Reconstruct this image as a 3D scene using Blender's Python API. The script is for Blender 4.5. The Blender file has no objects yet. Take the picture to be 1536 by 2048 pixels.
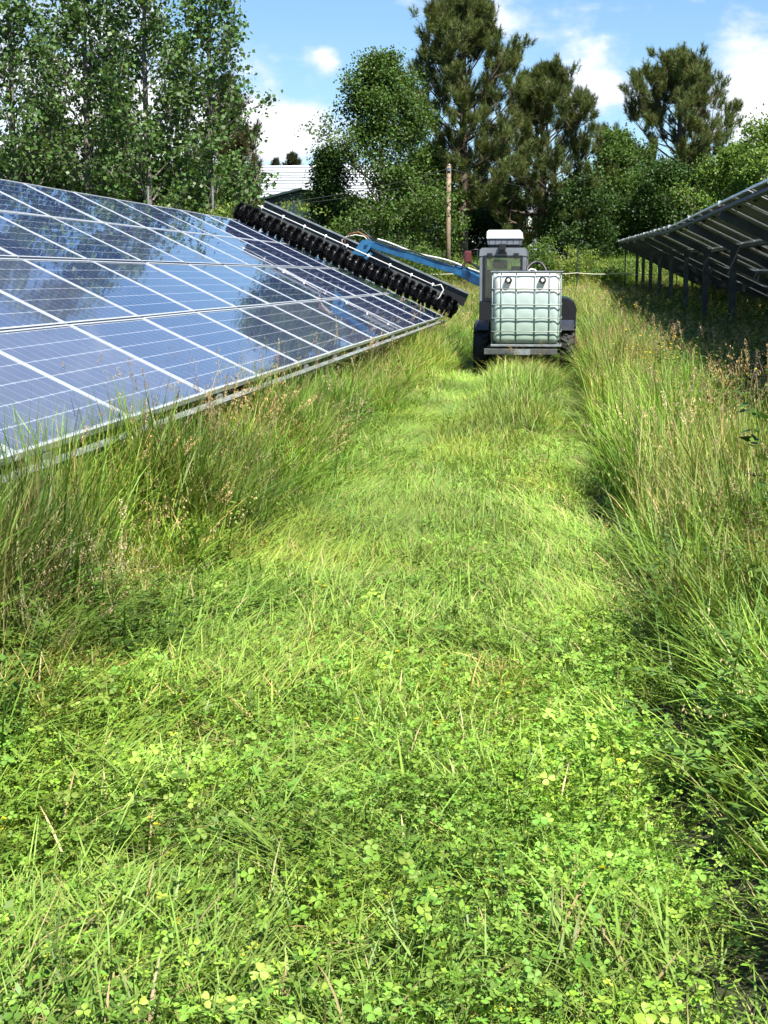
import bpy, bmesh, math, random
import numpy as np
from mathutils import Vector, Matrix
R = math.radians
rng = np.random.default_rng(7)
random.seed(7)
SC = bpy.context.scene
COL = SC.collection

# ------------------------------------------------------------------ camera
CAM_H = 1.5
cam_d = bpy.data.cameras.new('camera')
cam = bpy.data.objects.new('camera', cam_d)
COL.objects.link(cam)
cam_d.sensor_fit = 'VERTICAL'
cam_d.sensor_height = 36.0
cam_d.lens = 36.0 * 3000.0 / 2048.0
cam_d.clip_start = 0.05
cam_d.clip_end = 3000
cam.location = (0, 0, CAM_H)
cam.rotation_euler = (R(90 - 8.9412), 0, R(6.8906))
SC.camera = cam

# ------------------------------------------------------------------ light, sky, exposure
SUN_AZ, SUN_EL = 141.0, 56.0
sx = math.sin(R(SUN_AZ)) * math.cos(R(SUN_EL)); sy = math.cos(R(SUN_AZ)) * math.cos(R(SUN_EL)); sz = math.sin(R(SUN_EL))
sun_d = bpy.data.lights.new('sun', 'SUN')
sun_d.energy = 5.0
sun_d.angle = R(0.5)
sun_d.color = (1.0, 0.955, 0.88)
sun = bpy.data.objects.new('sun', sun_d)
sun.rotation_euler = Vector((-sx, -sy, -sz)).to_track_quat('-Z', 'Y').to_euler()
sun.location = (sx * 50, sy * 50, sz * 50)
COL.objects.link(sun)
SC.view_settings.view_transform = 'Standard'
SC.view_settings.look = 'None'
SC.view_settings.exposure = 1.25
SC.view_settings.gamma = 1.0
SC.view_settings.use_curve_mapping = False
SC.render.engine = 'CYCLES'
SC.cycles.max_bounces = 5
SC.cycles.diffuse_bounces = 2
SC.cycles.glossy_bounces = 3
SC.cycles.transmission_bounces = 4
SC.cycles.transparent_max_bounces = 6
SC.cycles.use_denoising = True
SC.cycles.use_adaptive_sampling = True
SC.cycles.adaptive_threshold = 0.03
SC.cycles.caustics_reflective = False
SC.cycles.caustics_refractive = False
SC.render.film_transparent = False


def pix_dir(px, py):
    f = 3000.0; p = R(8.9412); a = R(6.8906)
    c, s = math.cos(a), math.sin(a)
    fwd = np.array([-s * math.cos(p), c * math.cos(p), -math.sin(p)])
    r = np.array([c, s, 0.0]); u = np.cross(r, fwd)
    d = fwd * f + r * (px - 768) + u * (1024 - py)
    return d / np.linalg.norm(d)


def W(px, py, Y):
    d = pix_dir(px, py)
    q = d * (Y / d[1])
    return np.array([q[0], q[1], q[2] + CAM_H])


class N:
    """small node-tree helper"""
    def __init__(s, tree):
        s.t = tree
    def n(s, typ, **kw):
        x = s.t.nodes.new(typ)
        for k, v in kw.items():
            if k.startswith('in_'):
                key = k[3:]
                x.inputs[int(key) if key.isdigit() else key].default_value = v
            else:
                setattr(x, k, v)
        return x
    def l(s, a, b):
        s.t.links.new(a, b)
    def math(s, op, a, b=None, c=None, clamp=False):
        x = s.t.nodes.new('ShaderNodeMath'); x.operation = op; x.use_clamp = clamp
        for i, v in enumerate((a, b, c)):
            if v is None: continue
            if isinstance(v, (int, float)): x.inputs[i].default_value = v
            else: s.l(v, x.inputs[i])
        return x.outputs[0]
    def mix(s, fac, a, b, blend='MIX'):
        x = s.t.nodes.new('ShaderNodeMix'); x.data_type = 'RGBA'; x.blend_type = blend
        for sock, v in ((x.inputs[0], fac), (x.inputs[6], a), (x.inputs[7], b)):
            if isinstance(v, (int, float)): sock.default_value = v
            elif isinstance(v, (tuple, list)): sock.default_value = (*v[:3], 1)
            else: s.l(v, sock)
        return x.outputs[2]
    def ramp(s, fac, stops):
        x = s.t.nodes.new('ShaderNodeMapRange')
        x.interpolation_type = 'SMOOTHSTEP'
        s.l(fac, x.inputs[0])
        x.inputs[1].default_value, x.inputs[2].default_value = stops
        return x.outputs[0]


world = bpy.data.worlds.new('World')
SC.world = world
world.use_nodes = True
world.cycles.sampling_method = 'NONE'
wt = world.node_tree
wt.nodes.clear()
k = N(wt)
sky = k.n('ShaderNodeTexSky', sky_type='NISHITA')
sky.sun_disc = False
sky.sun_elevation = R(SUN_EL)
sky.sun_rotation = R(SUN_AZ)
sky.altitude = 300
sky.air_density = 1.0
sky.dust_density = 0.25
sky.ozone_density = 2.5
tc = k.n('ShaderNodeTexCoord')
sep = k.n('ShaderNodeSeparateXYZ'); k.l(tc.outputs['Generated'], sep.inputs[0])
az = k.math('ARCTAN2', sep.outputs[0], sep.outputs[1])
el = k.math('ARCSINE', sep.outputs[2])
comb = k.n('ShaderNodeCombineXYZ')
k.l(az, comb.inputs[0]); k.l(el, comb.inputs[1])
azel = comb.outputs[0]
# cloud texture on the direction itself, squeezed in height
mp = k.n('ShaderNodeMapping'); mp.inputs['Scale'].default_value = (1, 1, 1.7)
k.l(tc.outputs['Generated'], mp.inputs[0])
n1 = k.n('ShaderNodeTexNoise', in_Scale=11.0, in_Detail=5.0, in_Roughness=0.60, in_Distortion=0.0)
k.l(mp.outputs[0], n1.inputs['Vector'])
n2 = k.n('ShaderNodeTexNoise', in_Scale=38.0, in_Detail=3.0, in_Roughness=0.6)
k.l(mp.outputs[0], n2.inputs['Vector'])
acc = None
# cumulus banks seen in the photograph: pixel centre, half width, half height, strength
CLOUDS = [(1495, 165, 80, 70, .42), (1540, 240, 70, 60, .20), (1195, 165, 62, 42, .27), (1150, 250, 110, 60, .15),
          (560, 245, 85, 38, .30), (640, 285, 90, 36, .14), (140, 210, 200, 150, .40), (330, 300, 150, 80, .25),
          (640, 105, 24, 20, .22), (668, 130, 22, 22, .20), (1010, 40, 100, 32, .17), (1290, 14, 110, 16, .14), (800, 10, 60, 14, .12), (1480, 40, 60, 25, .12), (1180, 90, 50, 22, .14)]
for (cx, cy, hw, hh, st) in CLOUDS:
    d = pix_dir(cx, cy)
    a0 = math.atan2(d[0], d[1]); e0 = math.asin(d[2])
    vm = k.n('ShaderNodeVectorMath', operation='MULTIPLY_ADD')
    k.l(azel, vm.inputs[0])
    ku, kv = 3000.0 / hw / 2.1, 3000.0 / hh / 2.1
    vm.inputs[1].default_value = (ku, kv, 0); vm.inputs[2].default_value = (-a0 * ku, -e0 * kv, 0)
    gr = k.n('ShaderNodeTexGradient', gradient_type='SPHERICAL'); k.l(vm.outputs[0], gr.inputs[0])
    acc = k.math('MULTIPLY_ADD', gr.outputs[1], st * 1.15, acc if acc is not None else 0.0)
fb = k.math('ADD', k.math('MULTIPLY', n1.outputs[0], 0.75), k.math('MULTIPLY', n2.outputs[0], 0.36))
dens = k.math('ADD', fb, k.math('MULTIPLY', acc, 0.95))
cov = k.ramp(dens, (0.63, 0.85))
cov = k.math('MULTIPLY', cov, k.ramp(sep.outputs[2], (-0.02, 0.03)))
core = k.ramp(dens, (0.70, 0.98))
cloudcol = k.mix(core, (5.6, 6.5, 8.0), (8.9, 9.0, 9.2))
skyb = k.mix(1.0, sky.outputs[0], (0.87, 1.02, 1.12), 'MULTIPLY')
skyc = k.mix(k.math('MULTIPLY', cov, 0.93), skyb, cloudcol)
bg = k.n('ShaderNodeBackground', in_Strength=0.063)
k.l(skyc, bg.inputs[0])
out = k.n('ShaderNodeOutputWorld')
k.l(bg.outputs[0], out.inputs[0])

# ------------------------------------------------------------------ materials
MATS = {}


def newmat(name):
    m = bpy.data.materials.new(name); m.use_nodes = True
    m.node_tree.nodes.clear()
    MATS[name] = m
    return m, N(m.node_tree)


def pbr(name, col, rough=0.5, metal=0.0, spec=0.5, var=0.15, scale=8.0, bump=0.0, coat=0.0, col2=None, rvar=0.1, bscale=None):
    m, k = newmat(name)
    o = k.n('ShaderNodeOutputMaterial')
    p = k.n('ShaderNodeBsdfPrincipled')
    p.inputs['Roughness'].default_value = rough
    p.inputs['Metallic'].default_value = metal
    p.inputs['Specular IOR Level'].default_value = spec
    p.inputs['Coat Weight'].default_value = coat
    tc = k.n('ShaderNodeTexCoord')
    nz = k.n('ShaderNodeTexNoise', in_Scale=scale, in_Detail=5.0, in_Roughness=0.6)
    k.l(tc.outputs['Object'], nz.inputs['Vector'])
    c2 = col2 or tuple(c * (1 - var * 2) for c in col)
    f = k.ramp(nz.outputs[0], (0.3, 0.72))
    c = k.mix(f, tuple(min(1, x * (1 + var * .4)) for x in col), c2)
    k.l(c, p.inputs['Base Color'])
    if rvar:
        k.l(k.math('ADD', k.math('MULTIPLY', nz.outputs[0], rvar * 2), rough - rvar, clamp=True), p.inputs['Roughness'])
    if bump:
        n3 = k.n('ShaderNodeTexNoise', in_Scale=bscale or scale * 5, in_Detail=4.0)
        k.l(tc.outputs['Object'], n3.inputs['Vector'])
        b = k.n('ShaderNodeBump', in_Strength=bump, in_Distance=0.02)
        k.l(n3.outputs[0], b.inputs['Height']); k.l(b.outputs[0], p.inputs['Normal'])
    k.l(p.outputs[0], o.inputs[0])
    return m


def leafmat(name, trans=0.35, rough=0.5, spec=0.25, tint=(1.15, 1.05, 0.6), inst=False):
    """foliage: vertex colour 'col' (times the per-plant 'tint'), light through the leaf"""
    m, k = newmat(name)
    o = k.n('ShaderNodeOutputMaterial')
    at = k.n('ShaderNodeAttribute', attribute_name='col')
    col = at.outputs['Color']
    if inst:
        ti = k.n('ShaderNodeAttribute', attribute_name='tint'); ti.attribute_type = 'INSTANCER'
        col = k.mix(1.0, col, ti.outputs['Color'], 'MULTIPLY')
    p = k.n('ShaderNodeBsdfPrincipled')
    p.inputs['Roughness'].default_value = rough
    p.inputs['Specular IOR Level'].default_value = spec
    k.l(col, p.inputs['Base Color'])
    tr = k.n('ShaderNodeBsdfTranslucent')
    k.l(k.mix(1.0, col, tint, 'MULTIPLY'), tr.inputs[0])
    mx = k.n('ShaderNodeMixShader', in_0=trans)
    k.l(p.outputs[0], mx.inputs[1]); k.l(tr.outputs[0], mx.inputs[2])
    k.l(mx.outputs[0], o.inputs[0])
    return m


leafmat('grass_blade', 0.28, 0.48, 0.28, inst=True)
leafmat('clover_leaf', 0.30, 0.5, 0.25, inst=True)
leafmat('dry_stalk', 0.25, 0.6, 0.2, tint=(1.05, 1.0, 0.8), inst=True)
leafmat('petal', 0.30, 0.5, 0.3, tint=(1, 1, 0.8), inst=True)
leafmat('weed_leaf', 0.30, 0.45, 0.3, inst=True)
leafmat('poplar_leaf', 0.34, 0.42, 0.32)
leafmat('broad_leaf', 0.32, 0.5, 0.25)
leafmat('pine_needle', 0.22, 0.5, 0.25)
leafmat('shrub_leaf', 0.35, 0.5, 0.25)
pbr('bark_grey', (0.17, 0.15, 0.12), 0.85, var=0.3, scale=3, bump=0.6, bscale=14)
pbr('bark_pine', (0.12, 0.085, 0.06), 0.9, var=0.35, scale=3, bump=0.8, bscale=12)
pbr('stem_brown', (0.10, 0.08, 0.05), 0.85, var=0.3, scale=6)
pbr('pole_wood', (0.27, 0.20, 0.135), 0.8, var=0.25, scale=4, bump=0.3)
pbr('galvanised', (0.46, 0.48, 0.49), 0.42, 0.75, var=0.22, scale=9, bump=0.05)
pbr('galvanised_dull', (0.30, 0.33, 0.34), 0.5, 0.5, var=0.22, scale=5, bump=0.05)
pbr('beam_steel', (0.22, 0.24, 0.22), 0.6, 0.1, var=0.25, scale=6)
pbr('rack_steel', (0.085, 0.095, 0.092), 0.65, 0.1, var=0.2, scale=5, bump=0.05)
pbr('cage_steel', (0.20, 0.25, 0.23), 0.5, 0.2, var=0.15, scale=9)
pbr('aluminium', (0.80, 0.81, 0.82), 0.33, 0.55, var=0.06, scale=6)
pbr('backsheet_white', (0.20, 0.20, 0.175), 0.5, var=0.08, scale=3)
pbr('black_plastic', (0.012, 0.012, 0.013), 0.42, var=0.2, scale=10)
pbr('black_rubber', (0.018, 0.018, 0.018), 0.75, var=0.3, scale=14, bump=0.2)
pbr('bristle_black', (0.006, 0.006, 0.007), 0.55, var=0.2, scale=20)
pbr('dark_grey_paint', (0.032, 0.034, 0.040), 0.30, var=0.15, scale=6, coat=0.2)
pbr('cab_grey_paint', (0.165, 0.18, 0.195), 0.35, var=0.12, scale=5, coat=0.3)
pbr('white_paint', (0.80, 0.80, 0.78), 0.4, var=0.05, scale=5)
pbr('grille_grey', (0.15, 0.17, 0.19), 0.5, var=0.15, scale=7)
pbr('blue_paint', (0.022, 0.12, 0.24), 0.36, var=0.2, scale=6, coat=0.3)
pbr('hose_black', (0.02, 0.02, 0.022), 0.5, var=0.2, scale=10)
pbr('hose_orange', (0.30, 0.12, 0.05), 0.5, var=0.2, scale=10)
pbr('hose_white', (0.66, 0.64, 0.58), 0.45, var=0.12, scale=10)
pbr('mirror_red', (0.11, 0.02, 0.018), 0.35, var=0.2, scale=10, coat=0.3)
pbr('steel_plate', (0.13, 0.135, 0.13), 0.5, 0.4, var=0.25, scale=7, bump=0.1)
pbr('seat_black', (0.02, 0.02, 0.022), 0.7, var=0.2, scale=12)
pbr('rope_white', (0.70, 0.66, 0.52), 0.7, var=0.1, scale=10)
pbr('fence_green', (0.015, 0.035, 0.025), 0.5, var=0.2, scale=6)
pbr('wire_dark', (0.02, 0.02, 0.02), 0.5, var=0.1)
pbr('roof_white', (0.60, 0.61, 0.62), 0.5, 0.0, var=0.03, scale=0.8)
pbr('roof_seam', (0.20, 0.22, 0.24), 0.5, 0.0, var=0.05, scale=0.8)
pbr('wall_green', (0.02, 0.045, 0.04), 0.55, var=0.15, scale=1.0)
pbr('wall_bluegrey', (0.30, 0.35, 0.42), 0.55, var=0.12, scale=0.7)
pbr('wall_pale', (0.60, 0.62, 0.62), 0.6, var=0.1, scale=0.7)
pbr('rust_red', (0.22, 0.06, 0.035), 0.7, var=0.3, scale=20)
pbr('dark_seed', (0.03, 0.022, 0.018), 0.8, var=0.3, scale=20)

# soil under the grass
m, k = newmat('meadow_soil')
o = k.n('ShaderNodeOutputMaterial'); p = k.n('ShaderNodeBsdfPrincipled')
ge = k.n('ShaderNodeNewGeometry')
a = k.n('ShaderNodeTexNoise', in_Scale=1.3, in_Detail=8.0, in_Roughness=0.65); k.l(ge.outputs['Position'], a.inputs['Vector'])
b = k.n('ShaderNodeTexNoise', in_Scale=38.0, in_Detail=6.0, in_Roughness=0.7); k.l(ge.outputs['Position'], b.inputs['Vector'])
c = k.mix(k.ramp(a.outputs[0], (0.35, 0.65)), (0.030, 0.036, 0.012), (0.060, 0.058, 0.022))
c = k.mix(k.ramp(b.outputs[0], (0.35, 0.7)), c, (0.085, 0.090, 0.034))
k.l(c, p.inputs['Base Color']); p.inputs['Roughness'].default_value = 0.95
bp = k.n('ShaderNodeBump', in_Strength=0.9, in_Distance=0.05); k.l(b.outputs[0], bp.inputs['Height']); k.l(bp.outputs[0], p.inputs['Normal'])
k.l(p.outputs[0], o.inputs[0])

# photovoltaic cell behind glass; object colour red = how dusty the pane is
m, k = newmat('solar_cell')
o = k.n('ShaderNodeOutputMaterial'); p = k.n('ShaderNodeBsdfPrincipled')
oi = k.n('ShaderNodeObjectInfo'); tc = k.n('ShaderNodeTexCoord'); ge = k.n('ShaderNodeNewGeometry')
os_ = k.n('ShaderNodeSeparateColor'); k.l(oi.outputs['Color'], os_.inputs[0])
vo = k.n('ShaderNodeTexVoronoi', in_Scale=45.0); k.l(ge.outputs['Position'], vo.inputs['Vector'])
cell = k.mix(vo.outputs['Distance'], (0.012, 0.022, 0.075), (0.022, 0.040, 0.115))
# fine busbars printed on the cell: two thin silver lines every cell, in the panel's own length direction
sx_ = k.n('ShaderNodeSeparateXYZ'); k.l(tc.outputs['Object'], sx_.inputs[0])
nz = k.n('ShaderNodeTexNoise', in_Scale=3.0, in_Detail=8.0, in_Roughness=0.75); k.l(ge.outputs['Position'], nz.inputs['Vector'])
dustf = k.math('MULTIPLY', os_.outputs[0], k.math('ADD', k.math('MULTIPLY', nz.outputs[0], 0.9), 0.45), clamp=True)
basec = k.mix(dustf, cell, (0.36, 0.35, 0.34))
k.l(basec, p.inputs['Base Color'])
p.inputs['Roughness'].default_value = 0.5
p.inputs['Specular IOR Level'].default_value = 0.2
p.inputs['Coat Weight'].default_value = 1.0
p.inputs['Coat IOR'].default_value = 1.5
k.l(k.math('ADD', k.math('MULTIPLY', dustf, 0.16), 0.012), p.inputs['Coat Roughness'])
w = k.n('ShaderNodeTexNoise', in_Scale=1.1, in_Detail=2.0); k.l(ge.outputs['Position'], w.inputs['Vector'])
bp = k.n('ShaderNodeBump', in_Strength=0.05, in_Distance=0.03); k.l(w.outputs[0], bp.inputs['Height']); k.l(bp.outputs[0], p.inputs['Coat Normal'])
k.l(p.outputs[0], o.inputs[0])
# white laminate showing between the cells, behind the same glass
m, k = newmat('laminate')
o = k.n('ShaderNodeOutputMaterial'); p = k.n('ShaderNodeBsdfPrincipled')
nz = k.n('ShaderNodeTexNoise', in_Scale=3.0); ge = k.n('ShaderNodeNewGeometry'); k.l(ge.outputs['Position'], nz.inputs['Vector'])
k.l(k.mix(nz.outputs[0], (0.27, 0.30, 0.35), (0.38, 0.41, 0.46)), p.inputs['Base Color'])
p.inputs['Coat Weight'].default_value = 1.0; p.inputs['Coat Roughness'].default_value = 0.03; p.inputs['Coat IOR'].default_value = 1.5
k.l(p.outputs[0], o.inputs[0])

# tank plastic, tinted up to the level of the liquid inside
m, k = newmat('tank_plastic')
o = k.n('ShaderNodeOutputMaterial'); p = k.n('ShaderNodeBsdfPrincipled')
ge = k.n('ShaderNodeNewGeometry'); s_ = k.n('ShaderNodeSeparateXYZ'); k.l(ge.outputs['Position'], s_.inputs[0])
tc = k.n('ShaderNodeTexCoord'); s2 = k.n('ShaderNodeSeparateXYZ'); k.l(tc.outputs['Object'], s2.inputs[0])
lvl = k.ramp(s2.outputs[2], (0.735, 0.770))
deep = k.ramp(s2.outputs[2], (0.0, 0.7))
wet = k.mix(deep, (0.38, 0.49, 0.40), (0.57, 0.69, 0.65))
c = k.mix(lvl, wet, (0.83, 0.82, 0.77))
k.l(c, p.inputs['Base Color']); p.inputs['Roughness'].default_value = 0.38; p.inputs['Specular IOR Level'].default_value = 0.4
tr = k.n('ShaderNodeBsdfTranslucent'); k.l(c, tr.inputs[0])
mx = k.n('ShaderNodeMixShader', in_0=0.25); k.l(p.outputs[0], mx.inputs[1]); k.l(tr.outputs[0], mx.inputs[2])
k.l(mx.outputs[0], o.inputs[0])

# cab glass: tinted, partly clear
m, k = newmat('cab_glass')
o = k.n('ShaderNodeOutputMaterial')
tp = k.n('ShaderNodeBsdfTransparent', in_0=(0.84, 0.90, 0.88, 1)); gl = k.n('ShaderNodeBsdfGlossy', in_Roughness=0.02)
fr = k.n('ShaderNodeFresnel', in_IOR=1.5)
nzg = k.n('ShaderNodeTexNoise', in_Scale=9.0, in_Detail=4.0); 
df = k.n('ShaderNodeBsdfDiffuse', in_0=(0.5, 0.5, 0.46, 1))
m1 = k.n('ShaderNodeMixShader'); k.l(k.math('MULTIPLY', nzg.outputs[0], 0.10), m1.inputs[0]); k.l(tp.outputs[0], m1.inputs[1]); k.l(df.outputs[0], m1.inputs[2])
m2 = k.n('ShaderNodeMixShader'); k.l(fr.outputs[0], m2.inputs[0]); k.l(m1.outputs[0], m2.inputs[1]); k.l(gl.outputs[0], m2.inputs[2])
k.l(m2.outputs[0], o.inputs[0])

# ------------------------------------------------------------------ mesh helpers
ORG = {}


def M_(name):
    return MATS[name]


def tag(o, label=None, cat=None, group=None, kind=None):
    if label: o['label'] = label
    if cat: o['category'] = cat
    if group: o['group'] = group
    if kind: o['kind'] = kind
    return o


def empty(name, loc, label, cat, group=None):
    o = bpy.data.objects.new(name, None)
    o.empty_display_size = 0.2
    o.location = loc
    COL.objects.link(o)
    ORG[o] = np.array(loc, float)
    return tag(o, label, cat, group)


def npmesh(name, V, F, mat, cols=None, smooth=False):
    """V (n,3), F list of (m,k) int arrays"""
    me = bpy.data.meshes.new(name)
    V = np.asarray(V, np.float32)
    if not isinstance(F, (list, tuple)): F = [F]
    F = [np.asarray(f, np.int32) for f in F if len(f)]
    me.vertices.add(len(V)); me.vertices.foreach_set('co', V.ravel())
    nl = sum(f.size for f in F); npoly = sum(len(f) for f in F)
    me.loops.add(nl); me.loops.foreach_set('vertex_index', np.concatenate([f.ravel() for f in F]))
    st = []; c = 0
    for f in F:
        st.append(np.arange(len(f)) * f.shape[1] + c); c += f.size
    me.polygons.add(npoly); me.polygons.foreach_set('loop_start', np.concatenate(st).astype(np.int32))
    if cols is not None:
        at = me.attributes.new('col', 'FLOAT_COLOR', 'POINT')
        cc = np.ones((len(V), 4), np.float32); cc[:, :3] = cols
        at.data.foreach_set('color', cc.ravel())
    me.update(calc_edges=True)
    if smooth:
        me.polygons.foreach_set('use_smooth', np.ones(npoly, bool))
    me.materials.append(M_(mat) if isinstance(mat, str) else mat)
    return me


def mk(name, me, parent=None, loc=None):
    o = bpy.data.objects.new(name, me)
    COL.objects.link(o)
    if parent is not None: o.parent = parent
    if loc is not None: o.location = loc
    return o


def base_of(parent):
    p = parent
    while p is not None:
        if p in ORG: return ORG[p]
        p = p.parent
    return np.zeros(3)


class MB:
    """collects boxes, bars, tubes and lathes in world coordinates; build() makes ONE mesh object"""
    def __init__(s):
        s.bm = bmesh.new()
    def box(s, x0, x1, y0, y1, z0, z1, rot=None, bevel=0.0):
        c = Vector(((x0 + x1) / 2, (y0 + y1) / 2, (z0 + z1) / 2))
        mtx = Matrix.Translation(c) @ (rot.to_4x4() if rot is not None else Matrix.Identity(4)) @ Matrix.Diagonal((abs(x1 - x0), abs(y1 - y0), abs(z1 - z0), 1))
        r = bmesh.ops.create_cube(s.bm, size=1, matrix=mtx)
        if bevel:
            ed = list({e for v in r['verts'] for e in v.link_edges})
            bmesh.ops.bevel(s.bm, geom=ed, offset=bevel, segments=2, profile=0.6, affect='EDGES')
        return s
    def bar(s, a, b, w, h, up=(0, 0, 1), bevel=0.0):
        a, b = Vector(a), Vector(b); d = b - a; L = d.length; d.normalize()
        u = Vector(up); xx = d.cross(u)
        if xx.length < 1e-4: xx = d.cross(Vector((1, 0, 0)))
        xx.normalize(); zz = xx.cross(d).normalized()
        rot = Matrix((xx, d, zz)).transposed()
        c = (a + b) / 2
        return s.box(c.x - w / 2, c.x + w / 2, c.y - L / 2, c.y + L / 2, c.z - h / 2, c.z + h / 2, rot, bevel)
    def hose(s, pts, r, n=8):
        """smooth curve through the points"""
        q = [np.array(p, float) for p in pts]
        q = [2 * q[0] - q[1]] + q + [2 * q[-1] - q[-2]]
        o = []
        for a, b, c, d in zip(q, q[1:], q[2:], q[3:]):
            for t in np.linspace(0, 1, 7)[:-1]:
                o.append(.5 * ((2 * b) + (c - a) * t + (2 * a - 5 * b + 4 * c - d) * t * t + (3 * b - a - 3 * c + d) * t ** 3))
        o.append(q[-2])
        return s.tube(o, r, n)
    def tube(s, pts, r, n=8, cap=True):
        pts = [Vector(p) for p in pts]
        rr = r if hasattr(r, '__len__') else [r] * len(pts)
        rings = []; prev = None
        for i, p in enumerate(pts):
            t = (pts[min(i + 1, len(pts) - 1)] - pts[max(i - 1, 0)]).normalized()
            if prev is None:
                u = t.cross(Vector((0, 0, 1)))
                if u.length < 1e-3: u = t.cross(Vector((1, 0, 0)))
            else:
                u = prev - t * prev.dot(t)
            u.normalize(); prev = u; v = t.cross(u)
            rings.append([s.bm.verts.new(p + (u * math.cos(2 * math.pi * j / n) + v * math.sin(2 * math.pi * j / n)) * rr[i]) for j in range(n)])
        for a, b in zip(rings, rings[1:]):
            for j in range(n):
                f = s.bm.faces.new((a[j], a[(j + 1) % n], b[(j + 1) % n], b[j])); f.smooth = True
        if cap:
            s.bm.faces.new(rings[0][::-1]); s.bm.faces.new(rings[-1])
        return s
    def lathe(s, c, axis, prof, n=24):
        """prof: list of (along, radius) around axis through c"""
        c = Vector(c); ax = Vector(axis).normalized()
        u = ax.cross(Vector((0, 0, 1)))
        if u.length < 1e-3: u = Vector((1, 0, 0))
        u.normalize(); v = ax.cross(u)
        rings = [[s.bm.verts.new(c + ax * a + (u * math.cos(2 * math.pi * j / n) + v * math.sin(2 * math.pi * j / n)) * r) for j in range(n)] for a, r in prof]
        for a, b in zip(rings, rings[1:]):
            for j in range(n):
                f = s.bm.faces.new((a[j], a[(j + 1) % n], b[(j + 1) % n], b[j])); f.smooth = True
        s.bm.faces.new(rings[0][::-1]); s.bm.faces.new(rings[-1])
        return s
    def prism(s, poly, a, b, axis='Y'):
        """poly of 2-D points: (x,z) extruded along Y from a to b, (y,z) along X, (x,y) along Z"""
        def P(q, t):
            return {'Y': (q[0], t, q[1]), 'X': (t, q[0], q[1]), 'Z': (q[0], q[1], t)}[axis]
        A = [s.bm.verts.new(P(q, a)) for q in poly]; B = [s.bm.verts.new(P(q, b)) for q in poly]
        n = len(poly)
        s.bm.faces.new(A); s.bm.faces.new(B[::-1])
        for j in range(n):
            s.bm.faces.new((A[j], B[j], B[(j + 1) % n], A[(j + 1) % n]))
        return s
    def build(s, name, mat, parent=None):
        bmesh.ops.recalc_face_normals(s.bm, faces=s.bm.faces)
        b = base_of(parent)
        if parent is not None: bmesh.ops.translate(s.bm, vec=Vector(-b), verts=s.bm.verts)
        me = bpy.data.meshes.new(name); s.bm.to_mesh(me); s.bm.free()
        me.materials.append(M_(mat))
        return mk(name, me, parent)


def sm(a, b, x):
    t = np.clip((x - a) / (b - a), 0, 1)
    return t * t * (3 - 2 * t)


# ------------------------------------------------------------------ ground
def noise2(x, y, s, seed=0):
    """cheap smooth value noise 0..1"""
    x = x * s + 13.7 * seed; y = y * s + 7.1 * seed
    xi = np.floor(x); yi = np.floor(y); fx = x - xi; fy = y - yi
    h = lambda a, b: np.modf(np.abs(np.sin(a * 127.1 + b * 311.7 + seed * 17.3) * 43758.5453))[0]
    u = fx * fx * (3 - 2 * fx); v = fy * fy * (3 - 2 * fy)
    return (h(xi, yi) * (1 - u) + h(xi + 1, yi) * u) * (1 - v) + (h(xi, yi + 1) * (1 - u) + h(xi + 1, yi + 1) * u) * v


def gz(x, y):
    x = np.asarray(x, float); y = np.asarray(y, float)
    z = 0.0135 * np.clip(y - 30, 0, 30) + sm(59, 69, y) * 1.30
    z = z + 0.02 * np.sin(x * 1.7 + 0.6 * y) * np.sin(y * 0.9 - 0.4 * x) + 0.012 * np.sin(4.1 * x + 1.3) * np.sin(3.3 * y)
    on = sm(30, 26, y)
    z = z - on * 0.035 * (np.exp(-((x + 1.27) / 0.17) ** 2) + np.exp(-((x - 0.02) / 0.17) ** 2))
    z = z - on * 0.05 * np.exp(-((x - 0.10 - 0.75 / np.maximum(y, 2.5) - 0.05 * np.sin(y * 1.1) * sm(2, 6, y) - .07) / .08) ** 2)
    z = z + on * 0.04 * np.exp(-((x + 0.62) / 0.3) ** 2)
    z = z + on * 0.05 * (sm(0.25, 0.7, x) + sm(-1.6, -2.1, x))
    z = z + on * 0.13 * (sm(.25, .75, noise2(x, y, 2.3, 91)) - .4) * sm(-.75, -1.25, x) * sm(9, 7, y)
    z = z + on * 0.05 * (noise2(x, y, 3.1, 92) - .5) * sm(10, 7, y)
    return z


gx = np.unique(np.concatenate([np.linspace(-500, -30, 20), np.linspace(-30, -4, 40), np.linspace(-4, 3, 90), np.linspace(3, 30, 40), np.linspace(30, 500, 20)]))
gy = np.unique(np.concatenate([np.linspace(-40, 0, 12), np.linspace(0, 14, 110), np.linspace(14, 34, 60), np.linspace(34, 90, 60), np.linspace(90, 900, 30)]))
GX, GY = np.meshgrid(gx, gy)
V = np.stack([GX.ravel(), GY.ravel(), gz(GX, GY).ravel()], 1)
i = np.arange(len(gy) - 1)[:, None] * len(gx) + np.arange(len(gx) - 1)[None, :]
F = np.stack([i, i + 1, i + 1 + len(gx), i + len(gx)], -1).reshape(-1, 4)
tag(mk('ground', npmesh('ground', V, F, 'meadow_soil', smooth=True)), kind='structure', label='green meadow ground rising to a low bank behind the fence', cat='ground')


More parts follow.
